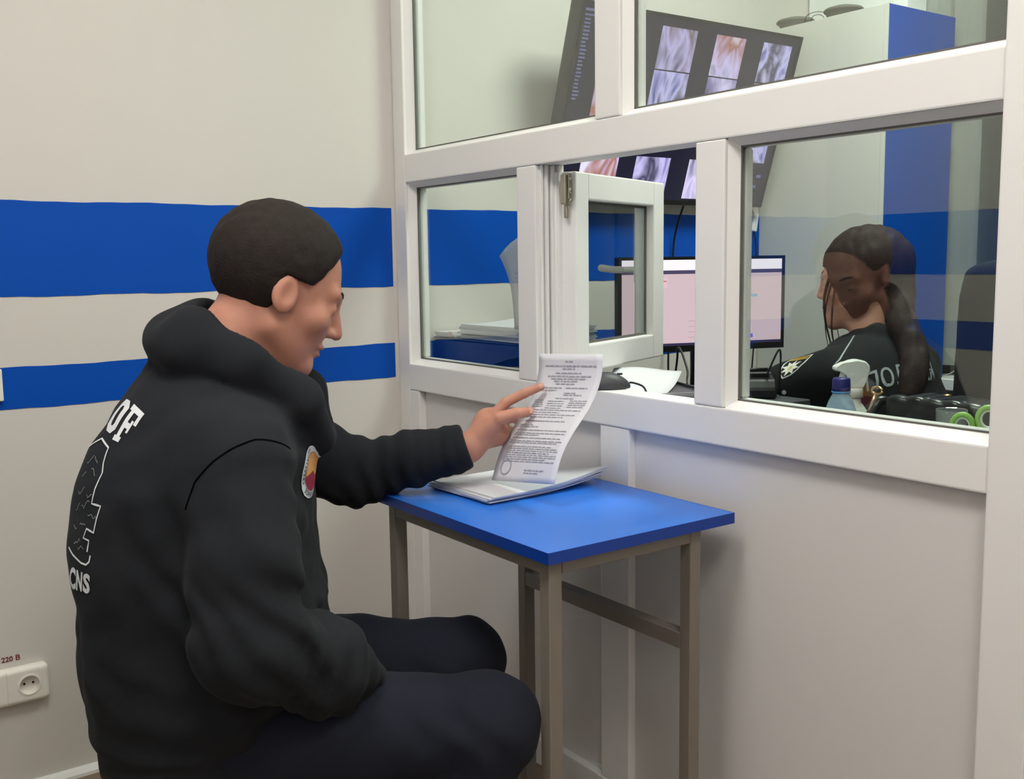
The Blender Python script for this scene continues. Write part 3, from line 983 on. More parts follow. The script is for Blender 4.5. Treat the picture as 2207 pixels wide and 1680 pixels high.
M_SKIN = mat('skin', (198, 150, 128), rough=0.5, noise=0.06, nscale=60, sss=0.15)
M_SKIN_MAN = mat('skin_ruddy', (190, 134, 112), rough=0.5, noise=0.10, nscale=55, sss=0.15)
M_HAIR = mat('dark_hair', (38, 31, 27), rough=0.75, spec=0.25, noise=0.4, nscale=220, bump=0.6, bscale=420)
M_HAIR_F = mat('brown_hair', (46, 33, 30), rough=0.7, spec=0.25, noise=0.4, nscale=150, bump=0.4, bscale=260)
M_HOODIE = mat('black_fleece', (36, 38, 41), rough=0.95, spec=0.15, noise=0.10, nscale=90, bump=0.25, bscale=700, sheen=0.03)
M_TROUSER = mat('navy_cloth', (33, 36, 46), rough=0.9, spec=0.2, noise=0.08, nscale=70, bump=0.15, bscale=600, sheen=0.03)
M_UNIFORM = mat('black_uniform', (27, 29, 31), rough=0.85, spec=0.25, noise=0.06, nscale=70, bump=0.12, bscale=500, sheen=0.03)
M_EYE = mat('eye_white', (225, 220, 215), rough=0.15)
M_IRIS = mat('eye_iris', (40, 30, 24), rough=0.15)
M_PRINT = mat('white_print', (222, 224, 224), rough=0.7)
M_PRINT_GREY = mat('grey_print', (150, 158, 158), rough=0.5)

def head_sdf(p, c, R, s=1.0, fem=False):
    """head with face; p in person space, c head centre, R columns = head axes (right, forward, up)"""
    q = ((p - np.asarray(c, np.float32)) @ R) / s
    x = np.abs(q[:, 0])
    m = np.stack([x, q[:, 1], q[:, 2]], 1)       # mirrored half
    d = ell(q, (0, -.017, .034), (.076, .098, .088))
    d = smin(d, ell(q, (0, .032, -.032), (.060 if not fem else .057, .060, .084)), .03)
    jw = .047 if not fem else .041
    d = smin(d, rc(m, (jw, .002, -.058), (.014, .070, -.098), .017, .015), .022)
    d = smin(d, ell(q, (0, .074, -.096), (.022, .018, .018)), .018)
    d = smin(d, ell(m, (.044, .056, -.022), (.024, .022, .020)), .02)
    d = smin(d, rc(m, (0, .084, .024), (.042, .070, .026), .011, .010), .014)
    d = smax(d, -ell(m, (.033, .098, .004), (.018, .018, .013)), .012)      # eye sockets
    d = smin(d, ell(m, (.032, .074, .002), (.0175, .0125, .0115)), .006)      # lids
    d = smax(d, -ell(m, (.032, .0885, .0015), (.0125, .0065, .0040)), .0015)   # opening between the lids
    nl = .108 if not fem else .102
    d = smin(d, rc(q, (0, .087, .012), (0, nl, -.028), .0075, .0105 if not fem else .0085), .010)
    d = smin(d, ell(m, (.011, nl - .012, -.032), (.008, .010, .0075)), .006)
    d = smax(d, -ell(m, (.007, nl - .004, -.041), (.0035, .005, .004)), .003)
    d = smin(d, ell(q, (0, .087, -.058), (.024, .0125, .0058)), .006)
    d = smin(d, ell(q, (0, .085, -.069), (.020, .0125, .0066)), .005)
    d = smax(d, -rc(q, (-.024, .094, -.0632), (.024, .094, -.0632), .0026, .0026), .004)
    # ears
    e = ell(m, (.077, -.006, -.006), (.010, .020, .031), rot('X', 12))
    e = smax(e, -ell(m, (.088, -.001, -.003), (.007, .011, .019)), .006)
    d = smin(d, e, .006)
    # neck
    d = smin(d, rc(q, (0, -.030, -.055), (0, -.052, -.165), .052 if not fem else .044, .058 if not fem else .048), .025)
    return d * s
def hair_cap(p, c, R, s, off, line, wav, amp):
    """hair over the skull behind the hairline"""
    q = ((p - np.asarray(c, np.float32)) @ R) / s
    d = ell(q, (0, -.020, .036), (.078 + off, .100 + off, .090 + off))
    x, y, z = np.abs(q[:, 0]), q[:, 1], q[:, 2]
    cut = line(x, y, z)
    d = smax(d, cut, .012)
    return (d + amp * wav(q)) * s
def head_axes(yaw, pitch, tilt=0):
    return np.array(Matrix.Rotation(math.radians(yaw), 3, 'Z') @ Matrix.Rotation(math.radians(pitch), 3, 'X') @ Matrix.Rotation(math.radians(tilt), 3, 'Y'), dtype=np.float32)
def add_eyes(c, R, s, parent):
    for sx in (-1, 1):
        for nm, rr, m_, off in (('eye', .0115, M_EYE, 0), ('iris', .0058, M_IRIS, .0064)):
            bm = bmesh.new()
            bmesh.ops.create_uvsphere(bm, u_segments=16, v_segments=12, radius=rr * s)
            o = obj_bm(nm, bm, m_, parent, True)
            P = np.asarray(c) + R @ (np.array([sx * .032, .0730 + off, .0015]) * s)
            o.location = P
# surface decoration: carry a flat mesh onto a body surface
def drape(me, to_point, tree, off, cut=0.008):
    bm = bmesh.new()
    bm.from_mesh(me)
    bmesh.ops.triangulate(bm, faces=bm.faces[:])
    for _ in range(4):
        es = [e for e in bm.edges if e.calc_length() > cut]
        if not es:
            break
        bmesh.ops.subdivide_edges(bm, edges=es, cuts=1)
        bmesh.ops.triangulate(bm, faces=[f_ for f_ in bm.faces if len(f_.verts) > 3])
    for v in bm.verts:
        P = to_point(v.co.x, v.co.y)
        loc, nrm, _, _ = tree.find_nearest(P)
        v.co = loc + nrm * off
    bm.to_mesh(me)
    bm.free()
    return me
def tree_of(o):
    me = o.data
    return BVHTree.FromPolygons([v.co.copy() for v in me.vertices], [tuple(p.vertices) for p in me.polygons])
def bilinear(c00, c10, c11, c01, w_, h_):
    c00, c10, c11, c01 = map(Vector, (c00, c10, c11, c01))
    def f(x, y):
        u, v = x / w_, y / h_
        return (c00 * (1 - u) + c10 * u) * (1 - v) + (c01 * (1 - u) + c11 * u) * v
    return f
def ribbon(pts, width, material, parent, tree, off, name):
    """flat stroke lying on a surface"""
    bm = bmesh.new()
    P = [Vector(p) for p in pts]
    fine = []
    for a, b in zip(P, P[1:]):
        n = max(1, int((b - a).length / .008))
        fine += [a.lerp(b, i / n) for i in range(n)]
    fine.append(P[-1])
    prev = None
    for i, p in enumerate(fine):
        loc, nrm, _, _ = tree.find_nearest(p)
        t = (fine[min(i + 1, len(fine) - 1)] - fine[max(i - 1, 0)]).normalized()
        sd = t.cross(nrm).normalized() * width / 2
        cur = (bm.verts.new(loc + nrm * off + sd), bm.verts.new(loc + nrm * off - sd))
        if prev:
            bm.faces.new((prev[0], cur[0], cur[1], prev[1]))
        prev = cur
    me = bpy.data.meshes.new(name)
    bm.to_mesh(me)
    bm.free()
    return link(name, me, material, parent)

# ------------------------------------------------------------------ the seated man
def make_man():
    root = tag(empty('person', (0.7926, -0.8608, -0.0851), math.radians(-26.57)), 'seated man in a black hooded sweatshirt holding up a printed sheet', 'person')
    root.scale = (1.07, 1.07, 1.07)      # a tall man; the floor lies at 0.08 in his own space
    HC, HR = (.040, .156, 1.176), head_axes(14, -26)
    FIN = dict(index=[(-.216, .528, .931), (-.216, .548, .951), (-.212, .583, .968), (-.208, .614, .980)],
               thumb=[(-.200, .502, .898), (-.188, .530, .926), (-.188, .561, .933), (-.197, .589, .935)],
               middle=[(-.238, .540, .915), (-.264, .569, .915), (-.279, .594, .901), (-.271, .597, .885)],
               ring=[(-.240, .540, .894), (-.271, .566, .886), (-.281, .585, .870), (-.265, .580, .857)],
               pinky=[(-.244, .533, .876), (-.270, .555, .864), (-.272, .566, .851), (-.256, .560, .842)])
    FR = dict(index=[.0115, .0100, .0092, .0080], thumb=[.016, .0125, .0112, .0090], middle=[.0118, .0102, .0094, .0082], ring=[.0112, .0098, .0090, .0078], pinky=[.0100, .0086, .0078, .0070])
    RW = V(.104, .268, .552)
    def rfin(k):     # right hand, relaxed between the thighs
        b = np.array([.040 - .004 * k, .325 - .012 * k, .495 - .018 * k])
        return [b, b + [-.020, .028, -.020], b + [-.036, .030, -.042], b + [-.040, .018, -.058]]
    def body(p):
        d = zone(p, HC, .22, lambda q: head_sdf(q, HC, HR, 1.0))
        d = smin(d, rc(p, (.035, .10, 1.04), (.02, .05, .93), .056, .085), .04)
        # trunk, pelvis, limbs under the clothes
        d = smin(d, rc(p, (.02, .02, .90), (.01, .0, .52), .125, .13), .06)
        d = smin(d, rc(p, (.02, .07, .935), (.19, .09, .92), .07, .055), .04)
        d = smin(d, rc(p, (.02, .07, .935), (-.18, .08, .92), .07, .055), .04)
        d = smin(d, chain(p, [(.20, .09, .92), (.255, .10, .68), RW], [.052, .046, .026], .02), .03)
        d = smin(d, chain(p, [(-.185, .08, .92), (-.262, .27, .825), (-.210, .476, .868)], [.052, .034, .0265], .02), .03)
        for sx, kn in ((1, (.15, .455, .487)), (-1, (-.15, .45, .478))):
            d = smin(d, chain(p, [(.09 * sx, .02, .50), kn, (.165 * sx, .42 - .05 * (sx + 1), .20), (.165 * sx, .47 - .05 * (sx + 1), .13)], [.085, .06, .045, .035], .02), .03)
        d = smin(d, zone(p, (-.235, .53, .905), .12, left_hand), .012)
        return smin(d, zone(p, (.065, .305, .50), .11, right_hand), .012)
    def left_hand(p):       # on the sheet
        h = smin(rc(p, (-.210, .476, .868), (-.226, .515, .900), .026, .027), ell(p, (-.228, .522, .903), (.020, .034, .040), rot('X', 30)), .015)
        h = smin(h, rc(p, (-.205, .490, .885), (-.196, .515, .910), .020, .016), .014)
        for k, pts in FIN.items():
            h = smin(h, chain(p, pts, FR[k], .003), .007)
        return h
    def right_hand(p):
        h = smin(rc(p, RW, (.066, .298, .510), .025, .024), ell(p, (.052, .306, .490), (.022, .030, .032)), .015)
        for k in range(4):
            h = smin(h, chain(p, rfin(k), [.0105, .0098, .009, .008], .003), .006)
        return smin(h, chain(p, [(.062, .295, .506), (.048, .322, .512), (.034, .340, .508), (.024, .350, .500)], [.015, .012, .011, .009], .003), .008)
    bo = surface('body', body, (-.36, -.22, .0), (.36, .68, 1.32), .0034, M_SKIN_MAN, root, 1)
    # finger nails of the visible hand
    for k, w_ in (('index', .0055), ('thumb', .0068)):
        a, b = Vector(FIN[k][2]), Vector(FIN[k][3])
        t = (b - a).normalized()
        out = Vector((1, -.2, .35))
        out = (out - t * out.dot(t)).normalized()
        bm = bmesh.new()
        bmesh.ops.create_uvsphere(bm, u_segments=12, v_segments=8, radius=1)
        sd = t.cross(out)
        c = b + out * FR[k][3] * .80 + t * .001
        for v in bm.verts:
            q = v.co.copy()
            v.co = c + t * q.x * .0065 + sd * q.y * w_ + out * q.z * .0018
        obj_bm('finger_nail', bm, mat('nail', (214, 160, 140), rough=.3), root, True)
    add_eyes(HC, HR, 1.0, root)
    wv = Waves(11, 16, 200, 500)
    def line(x, y, z):
        front = (y - .060 + .45 * (.085 - z)) * .9
        side = np.where(z < .02, (y + .012), -1)
        low = -(z + .075)
        return np.maximum(np.maximum(front, side), low)
    surface('hair', lambda p: hair_cap(p, HC, HR, 1.0, .0085, line, wv, .0008), (-.10, .0, 1.04), (.18, .32, 1.33), .004, M_HAIR, root, 1)
    # brows
    for sx in (-1, 1):
        P = [np.asarray(HC) + HR @ np.array(q) for q in ((sx * .014, .0900, .027), (sx * .030, .0838, .032), (sx * .046, .0745, .029))]
        tube('eyebrow', smooth_path([tuple(q) for q in P], 5), [.0015] + [.0030] * 9 + [.0012], M_HAIR, root, 8)

    # hooded sweatshirt
    tz = np.array([.40, .44, .50, .56, .67, .73, .79, .84, .90, .95, 1.0, 1.05])
    tc = np.array([-.02, -.005, .010, .016, .017, .012, .010, .014, .022, .030, .042, .056])
    tb = np.array([.125, .150, .178, .190, .192, .190, .185, .180, .174, .166, .146, .110])
    ta = np.array([.175, .190, .212, .226, .232, .236, .238, .238, .234, .216, .178, .120])
    W1, W2, W3 = Waves(3, 10, 18, 55), Waves(5, 12, 60, 130), Waves(8, 8, 14, 30)
    NS, NE, NW = (.205, .090, .920), (.262, .105, .690), (.112, .268, .564)
    FS, FE, FW = (-.180, .085, .915), (-.262, .266, .817), (-.2085, .466, .872)
    def folds(p, c, amp, rad, ax, freq, ph=0.0):
        """creases gathered around a joint"""
        q = p - np.asarray(c, np.float32)
        g_ = np.exp(-(q * q).sum(1) / (rad * rad))
        t = q @ (np.asarray(ax, np.float32) / np.linalg.norm(ax)) + .012 * W1(p)
        return amp * g_ * np.sin(t * freq + ph)
    def hoodie(p):
        z = p[:, 2]
        c, b, a = np.interp(z, tz, tc), np.interp(z, tz, tb), np.interp(z, tz, ta)
        X, Y = (p[:, 0] - .015) / a, (p[:, 1] - c) / b
        n = 2.3
        rr = (np.abs(X) ** n + np.abs(Y) ** n) ** (1 / n)
        d = (rr - 1) * np.minimum(a, b) * .92
        d = smax(d, .425 - z, .03)
        d = smax(d, z - 1.062, .04)
        # back of the shoulders
        d = smin(d, rc(p, (.02, .030, .975), (.165, .066, .945), .088, .078), .05)
        d = smin(d, rc(p, (.02, .030, .975), (-.155, .072, .938), .088, .078), .05)
        arm = chain(p, [NS, (.245, .100, .80), NE], [.076, .080, .076], .02)
        arm = smin(arm, chain(p, [NE, (.205, .200, .625), NW], [.078, .068, .044], .02), .025)
        arm2 = chain(p, [FS, (-.225, .175, .866), FE], [.074, .068, .060], .02)
        arm2 = smin(arm2, chain(p, [FE, (-.235, .37, .848), (-.213, .448, .865), FW], [.060, .050, .040, .037], .02), .022)
        d = smin(d, arm, .022)
        d = smin(d, arm2, .03)
        # hood lying on the back and round the neck
        h = ell(p, (.030, .022, 1.088), (.112, .078, .052), rot('X', -22))
        h = smin(h, ell(p, (.032, .045, 1.125), (.085, .045, .036), rot('X', -35)), .03)
        for sx in (-1, 1):
            h = smin(h, chain(p, [(.03 + .068 * sx, .035, 1.098), (.03 + .094 * sx, .100, 1.070), (.030 + .062 * sx, .180, 1.008), (.030 + .020 * sx, .206, .940)], [.047, .044, .037, .023], .02), .025)
        q2 = (p - np.asarray(HC, np.float32)) @ HR
        h = smax(h, -(rc(q2, (0, -.005, .02), (0, -.020, -.16), .112, .066)), .012)
        d = smin(d, h, .010)
        # creases
        d = d + folds(p, (.262, .15, .70), .0065, .11, (.1, .8, .6), 150) + folds(p, (.20, .21, .62), .005, .10, (-.4, .7, -.2), 170, 1)
        d = d + folds(p, (-.25, .30, .82), .005, .10, (.2, .9, .3), 150) + folds(p, (-.215, .42, .86), .003, .06, (.15, .9, .3), 260)
        d = d + folds(p, (.10, .17, .60), .008, .14, (.0, .35, .9), 95, 2) + folds(p, (.16, .14, .87), .005, .09, (.5, .6, -.5), 120)
        d = d + folds(p, (.10, -.08, .52), .0025, .16, (0, .2, 1), 80) + folds(p, (.25, .05, .80), .003, .10, (.2, .6, .5), 100)
        d = d + .0040 * W1(p) + .0012 * W2(p)
        # waist rib
        d = d + .004 * np.exp(-((z - .485) / .010) ** 2)
        # neck hole and cuffs cut clean
        fw = np.asarray(FW, np.float32)
        ax = V(.09, .93, .30)
        ax /= np.linalg.norm(ax)
        near = np.sqrt(((p - fw) ** 2).sum(1)) < .12
        d = np.where(near, np.maximum(d, (p - fw) @ ax - .006), d)
        return d
    ho = surface('hooded_sweatshirt', hoodie, (-.37, -.24, .40), (.37, .52, 1.20), .0052, M_HOODIE, root, 2)
    ho['label'] = 'black hooded sweatshirt with white prints'
    def trousers(p):
        d = ell(p, (.01, .0, .500), (.205, .165, .105))
        for sx, kn, hp in ((1, (.150, .452, .486), (.105, .03, .490)), (-1, (-.150, .447, .476), (-.095, .03, .490))):
            leg = chain(p, [hp, (kn[0] - .012 * sx, .25, .489), kn], [.100, .089, .080], .02)
            leg = smin(leg, chain(p, [kn, (.158 * sx, .445 - .025 * (sx + 1), .33), (.165 * sx, .425 - .05 * (sx + 1), .165)], [.079, .068, .060], .02), .02)
            d = smin(d, leg, .025)
            d = d + folds(p, (kn[0], .40, .45), .005, .11, (.2, .7, .6), 110, sx) + folds(p, (kn[0] * .8, .14, .54), .005, .12, (.5, .8, .1), 100)
        d = smax(d, .150 - p[:, 2], .01)
        return d + .0035 * W3(p) + .0012 * W2(p)
    tr = surface('trousers', trousers, (-.29, -.22, .05), (.30, .60, .68), .0058, M_TROUSER, root, 2)
    for sx in (-1, 1):
        def shoe(p, sx=sx):
            p = p - V(0, -.05 * (sx + 1), .0795)
            d = rc(p, (.165 * sx, .40, .055), (.172 * sx, .58, .040), .046, .040)
            d = smin(d, rc(p, (.165 * sx, .415, .06), (.165 * sx, .42, .11), .046, .044), .02)
            return smax(d, .004 - p[:, 2], .006)
        surface('shoe', shoe, (.165 * sx - .08, .20, .06), (.165 * sx + .08, .66, .26), .006, mat('shoe_leather', (20, 19, 19), rough=.5), root, 2)
    return root, ho, tr
MAN, HOODIE, TROUSERS = make_man()
t = tag(empty('stool', (0.7926, -0.8608, 0), math.radians(-26.57)), 'dark padded stool under the seated man', 'stool')
lathe('stool_seat', [(0, .331), (.14, .329), (.160, .321), (.163, .301), (.155, .289), (0, .287)], M_BLACK, t, 32, (0, .0, 0))
for k in range(4):
    a = math.radians(45 + 90 * k)
    tube('leg', [(.10 * math.cos(a), .10 * math.sin(a), .286), (.15 * math.cos(a), .15 * math.sin(a), 0.0)], .011, M_STEEL, t, 10)

# ------------------------------------------------------------------ the duty officer
def make_officer():
    root = tag(empty('person', (1.07, .69, 0), math.radians(90)), 'long-haired duty officer in black uniform jacket seated at the monitor behind the glass', 'person')
    HC, HR, S = (.030, .078, 1.158), head_axes(27, -6), .96
    def hand_pts(sx):
        w_ = np.array([.130 * sx, .385, .800])
        f_ = []
        for k in range(4):
            b = w_ + [(-.030 + .019 * k) * -sx, .085, .004]
            f_.append([b, b + [0, .030, .006], b + [0, .052, -.006], b + [0, .062, -.020]])
        return w_, f_
    def body(p):
        d = zone(p, HC, .21, lambda q: head_sdf(q, HC, HR, S, True))
        d = smin(d, rc(p, (.025, .035, 1.03), (.0, .01, .93), .048, .09), .04)
        d = smin(d, rc(p, (0, .0, .90), (0, -.01, .52), .10, .12), .05)
        for sx in (-1, 1):
            w_, fs = hand_pts(sx)
            d = smin(d, chain(p, [(.13 * sx, .01, .945), (.165 * sx, .02, .94), (.232 * sx, .20, .850), w_], [.045, .042, .036, .022], .02), .03)
            d = smin(d, chain(p, [(.085 * sx, .02, .47), (.095 * sx, .40, .475), (.10 * sx, .38, .10), (.10 * sx, .44, .05)], [.075, .055, .042, .032], .02), .03)
            def hand(p, w_=w_, fs=fs, sx=sx):
                h = smin(rc(p, w_, w_ + [0, .05, .004], .021, .022), ell(p, w_ + [0, .055, .003], (.036, .042, .013)), .012)
                for pts in fs:
                    h = smin(h, chain(p, pts, [.0085, .0078, .007, .006], .003), .006)
                return smin(h, chain(p, [w_ + [-.025 * sx, .02, 0], w_ + [-.045 * sx, .05, -.004], w_ + [-.048 * sx, .075, -.008]], [.012, .0095, .0078], .003), .008)
            d = smin(d, zone(p, w_ + [0, .07, 0], .10, hand), .01)
        return d
    surface('body', body, (-.30, -.16, .0), (.30, .50, 1.28), .0042, M_SKIN, root, 1)
    add_eyes(HC, HR, S, root)
    wv = Waves(21, 14, 60, 160)
    def hl(q):
        return np.asarray(HC) + HR @ (np.asarray(q, float) * S)
    def hair(p):
        q = ((p - np.asarray(HC, np.float32)) @ HR) / S
        x, y, z = np.abs(q[:, 0]), q[:, 1], q[:, 2]
        d = ell(q, (0, -.022, .036), (.090, .112, .102))
        # sides coming down past the ears and over the cheeks
        m = np.stack([x, y, z], 1)
        d = smin(d, ell(m, (.064, .018, -.022), (.026, .056, .078)), .022)
        cut = np.where(z > .045, y - .090, y - .066 - .35 * np.minimum(z, .045) + .12 * (.045 - z))
        d = smax(d, cut, .012)
        d = smax(d, -(z + .088 + .6 * np.maximum(y - .0, 0)), .02)
        d = smax(d, -ell(q, (0, .090, -.040), (.050, .050, .090)), .010)
        # gathered tail down the back
        P = [hl((.0, -.088, -.035)), (.008, -.050, 1.068), (-.012, -.096, 1.010), (-.046, -.124, .955), (-.074, -.130, .905), (-.088, -.122, .868)]
        PP = smooth_path([tuple(float(c) for c in a) for a in P], 4)
        rr_ = np.interp(np.linspace(0, 1, len(PP)), np.linspace(0, 1, 6), [.036, .031, .030, .028, .022, .007])
        t_ = chain(p, [np.array(a) for a in PP], rr_, .01)
        d = smin(d * S, t_, .03)
        return d + .0016 * wv(p * V(2.2, 2.2, .12))
    surface('hair', hair, (-.12, -.22, .84), (.18, .24, 1.30), .0042, M_HAIR_F, root, 1)
    for pts, r_ in (([(-.060, .062, .020), (-.068, .078, -.03), (-.072, .080, -.09), (-.078, .070, -.15), (-.072, .066, -.20)], .0040),
                    ([(-.064, .050, .0), (-.074, .060, -.06), (-.074, .066, -.12), (-.064, .060, -.18), (-.062, .050, -.215)], .0034),
                    ([(-.066, .056, .01), (-.076, .074, -.05), (-.080, .080, -.11), (-.088, .074, -.165)], .0022),
                    ([(.060, .064, .020), (.068, .078, -.04), (.070, .078, -.12), (.066, .07, -.18)], .0022)):
        P = smooth_path([tuple(hl(q)) for q in pts], 6)
        tube('hair_strand', P, [r_ * (1 - .75 * i / len(P)) for i in range(len(P))], M_HAIR_F, root, 6)
    for sx in (-1, 1):
        P = [hl(q) for q in ((sx * .014, .0895, .027), (sx * .030, .0832, .032), (sx * .045, .0742, .029))]
        tube('eyebrow', smooth_path([tuple(q) for q in P], 5), [.0012] + [.0022] * 9 + [.001], M_HAIR_F, root, 8)
    # uniform jacket
    tz = np.array([.42, .50, .60, .70, .80, .88, .94, .98, 1.02, 1.06])
    tc = np.array([-.02, -.02, -.018, -.016, -.010, -.004, .004, .012, .022, .03])
    tb = np.array([.12, .135, .132, .130, .130, .126, .112, .095, .075, .06])
    ta = np.array([.165, .180, .178, .178, .184, .188, .178, .150, .100, .07])
    W1, W2 = Waves(33, 10, 20, 60), Waves(35, 12, 60, 130)
    def fold(p, c, amp, rad, ax, freq, ph=0.0):
        q = p - np.asarray(c, np.float32)
        g_ = np.exp(-(q * q).sum(1) / (rad * rad))
        return amp * g_ * np.sin((q @ (np.asarray(ax, np.float32) / np.linalg.norm(ax)) + .010 * W1(p)) * freq + ph)
    def jacket(p):
        z = p[:, 2]
        c, b, a = np.interp(z, tz, tc), np.interp(z, tz, tb), np.interp(z, tz, ta)
        n = 2.3
        rr = (np.abs(p[:, 0] / a) ** n + np.abs((p[:, 1] - c) / b) ** n) ** (1 / n)
        d = (rr - 1) * np.minimum(a, b) * .92
        d = smax(d, .43 - z, .02)
        d = smax(d, z - 1.03, .03)
        for sx in (-1, 1):
            d = smin(d, rc(p, (.0, .0, .965), (.150 * sx, .012, .945), .062, .058), .04)
            arm = chain(p, [(.168 * sx, .018, .945), (.208 * sx, .105, .906), (.236 * sx, .20, .850)], [.062, .060, .056], .02)
            arm = smin(arm, chain(p, [(.236 * sx, .20, .850), (.19 * sx, .29, .820), (.132 * sx, .375, .802)], [.055, .046, .036], .02), .02)
            d = smin(d, arm, .025)
        # stand collar
        for sx in (-1, 1):
            d = smin(d, chain(p, [(.025, -.042, 1.035), (.025 + .052 * sx, -.010, 1.038), (.025 + .058 * sx, .035, 1.028), (.025 + .03 * sx, .085, 1.005)], [.020, .020, .019, .017], .01), .012)
        d = d + fold(p, (-.23, .17, .86), .005, .09, (.1, .8, .5), 140) + fold(p, (-.17, .06, .93), .0045, .08, (.4, .7, -.5), 110, 1)
        d = d + fold(p, (-.05, -.12, .70), .004, .14, (.6, 0, .8), 80) + .003 * W1(p) + .001 * W2(p)
        return d
    ja = surface('uniform_jacket', jacket, (-.31, -.17, .41), (.31, .43, 1.08), .0048, M_UNIFORM, root, 2)
    ja['label'] = 'black uniform jacket with grey back lettering'
    def trousers(p):
        d = ell(p, (0, -.01, .48), (.18, .14, .09))
        for sx in (-1, 1):
            d = smin(d, chain(p, [(.09 * sx, .02, .475), (.095 * sx, .40, .475), (.10 * sx, .385, .085)], [.085, .066, .052], .02), .02)
        return smax(d, .07 - p[:, 2], .01) + .002 * W1(p)
    surface('trousers', trousers, (-.22, -.18, .05), (.22, .50, .60), .007, M_UNIFORM, root, 2)
    for sx in (-1, 1):
        def shoe(p, sx=sx):
            d = smin(rc(p, (.10 * sx, .36, .05), (.10 * sx, .52, .036), .042, .036), rc(p, (.10 * sx, .375, .05), (.10 * sx, .38, .10), .042, .04), .02)
            return smax(d, .004 - p[:, 2], .006)
        surface('shoe', shoe, (.10 * sx - .08, .28, -.02), (.10 * sx + .08, .60, .17), .007, mat('shoe_leather', (20, 19, 19)), root, 2)
    return root, ja
OFFICER, JACKET = make_officer()
t = tag(empty('swivel_stool', (1.07, .69, 0)), 'black round swivel stool under the duty officer', 'stool')
lathe('stool_seat', [(0, .385), (.15, .383), (.168, .376), (.168, .352), (.15, .345), (0, .345)], M_BLACK, t, 32)
lathe('stool_column', [(0, .344), (.025, .344), (.025, .07), (.0, .07)], M_STEEL, t, 16)
lathe('stool_base', [(0, .069), (.05, .065), (.19, .02), (.20, .0), (0, 0)], M_BLACK, t, 32)

# lettering and badges on the officer's jacket
JT = tree_of(JACKET)
W_, H_ = 1.0, 1.0
me = text_mesh('ПОЛІЦІЯ', .0725, 0, 'LEFT', res=3, bold=.0010, space=1.0)
xs = [v.co.x for v in me.vertices]
ys = [v.co.y for v in me.vertices]
x0, x1, y0, y1 = min(xs), max(xs), min(ys), max(ys)
bl_ = bilinear((-.150, -.078, .910), (.068, -.112, .922), (.078, -.090, .980), (-.143, -.064, .956), 1, 1)
drape(me, lambda x, y: bl_((x - x0) / (x1 - x0), (y - y0) / (y1 - y0)), JT, .0012)
o = link('back_lettering', me, M_PRINT_GREY, JACKET)
o['label'] = 'grey ПОЛІЦІЯ lettering'

# ------------------------------------------------------------------ things on the desk by the right pane
def cloudy_mat(name, tint, body, amount):
    m = glass_mat(name, tint, .05)
    nt = m.node_tree
    out = [n for n in nt.nodes if n.type == 'OUTPUT_MATERIAL'][0]
    src = out.inputs[0].links[0].from_socket
    df = nt.nodes.new('ShaderNodeBsdfTranslucent')
    df2 = nt.nodes.new('ShaderNodeBsdfDiffuse')
    df.inputs[0].default_value = srgb(*body)
    df2.inputs[0].default_value = srgb(*body)
    ad = nt.nodes.new('ShaderNodeMixShader')
    nt.links.new(df.outputs[0], ad.inputs[1])
    nt.links.new(df2.outputs[0], ad.inputs[2])
    mx = nt.nodes.new('ShaderNodeMixShader')
    mx.inputs[0].default_value = amount
    nt.links.new(src, mx.inputs[1])
    nt.links.new(ad.outputs[0], mx.inputs[2])
    nt.links.new(mx.outputs[0], out.inputs[0])
    return m
M_CLEAR = cloudy_mat('clear_blue_plastic', (.90, .95, .98), (204, 224, 238), .52)
M_CLEAR2 = cloudy_mat('clear_plastic', (.93, .95, .94), (205, 210, 208), .16)
t = tag(empty('water_bottle', (1.335, .195, .7502)), 'clear blue water bottle with dark blue cap behind the right pane', 'bottle')
lathe('bottle_body', [(0, .003), (.024, .0), (.0325, .005), (.0345, .02), (.0345, .06), (.033, .075), (.0345, .09), (.0345, .145), (.031, .170), (.023, .195), (.0150, .211), (.0135, .216), (.0135, .228), (.012, .228), (.012, .216), (.022, .194), (.030, .169), (.0335, .144), (.0335, .02), (0, .006)], M_CLEAR, t, 36)
lathe('water', [(0, .007), (.031, .008), (.0330, .02), (.0330, .135), (0, .135)], glass_mat('water', (.86, .93, .97), .03), t, 32)
lathe('neck_ring', [(.0140, .2125), (.0175, .2125), (.0175, .2155), (.0140, .2155)], mat('cap_light_blue', (70, 150, 215), rough=.3), t, 28)
cap = lathe('cap', [(0, .2405), (.0145, .2405), (.0162, .238), (.0168, .222), (.0168, .2165), (.0142, .2165)], mat('cap_blue', (38, 36, 112), rough=.35), t, 30)
box('bottle_label', (-.0346, -.004, .10), (-.0342, .004, .13), M_CLEAR, t)
def make_spray():
    t = tag(empty('spray_bottle', (1.288, .300, .7502), math.radians(235)), 'white trigger spray bottle standing behind the water bottle', 'bottle')
    MW = mat('spray_white', (236, 238, 232), rough=.35)
    lathe('spray_body', [(0, .0), (.026, .0), (.029, .004), (.029, .150), (.027, .160), (.017, .175), (.013, .180), (.013, .190), (0, .190)], mat('spray_cream', (222, 228, 214), rough=.4), t, 30)
    lathe('collar', [(0, .2085), (.0155, .2085), (.0165, .205), (.0165, .1905), (0, .1905)], MW, t, 24)
    out = [(-.016, .2088), (-.020, .224), (-.027, .240), (-.027, .252), (-.018, .262), (.0, .266), (.016, .263), (.026, .256), (.042, .254), (.043, .244), (.030, .242), (.018, .238), (.013, .226), (.012, .2088)]
    prism('spray_head', out, 1, -.011, .011, MW, t, bevel=.003)
    prism('trigger', [(.020, .240), (.027, .240), (.031, .222), (.040, .204), (.035, .203), (.026, .218)], 1, -.006, .006, MW, t, bevel=.001)
make_spray()
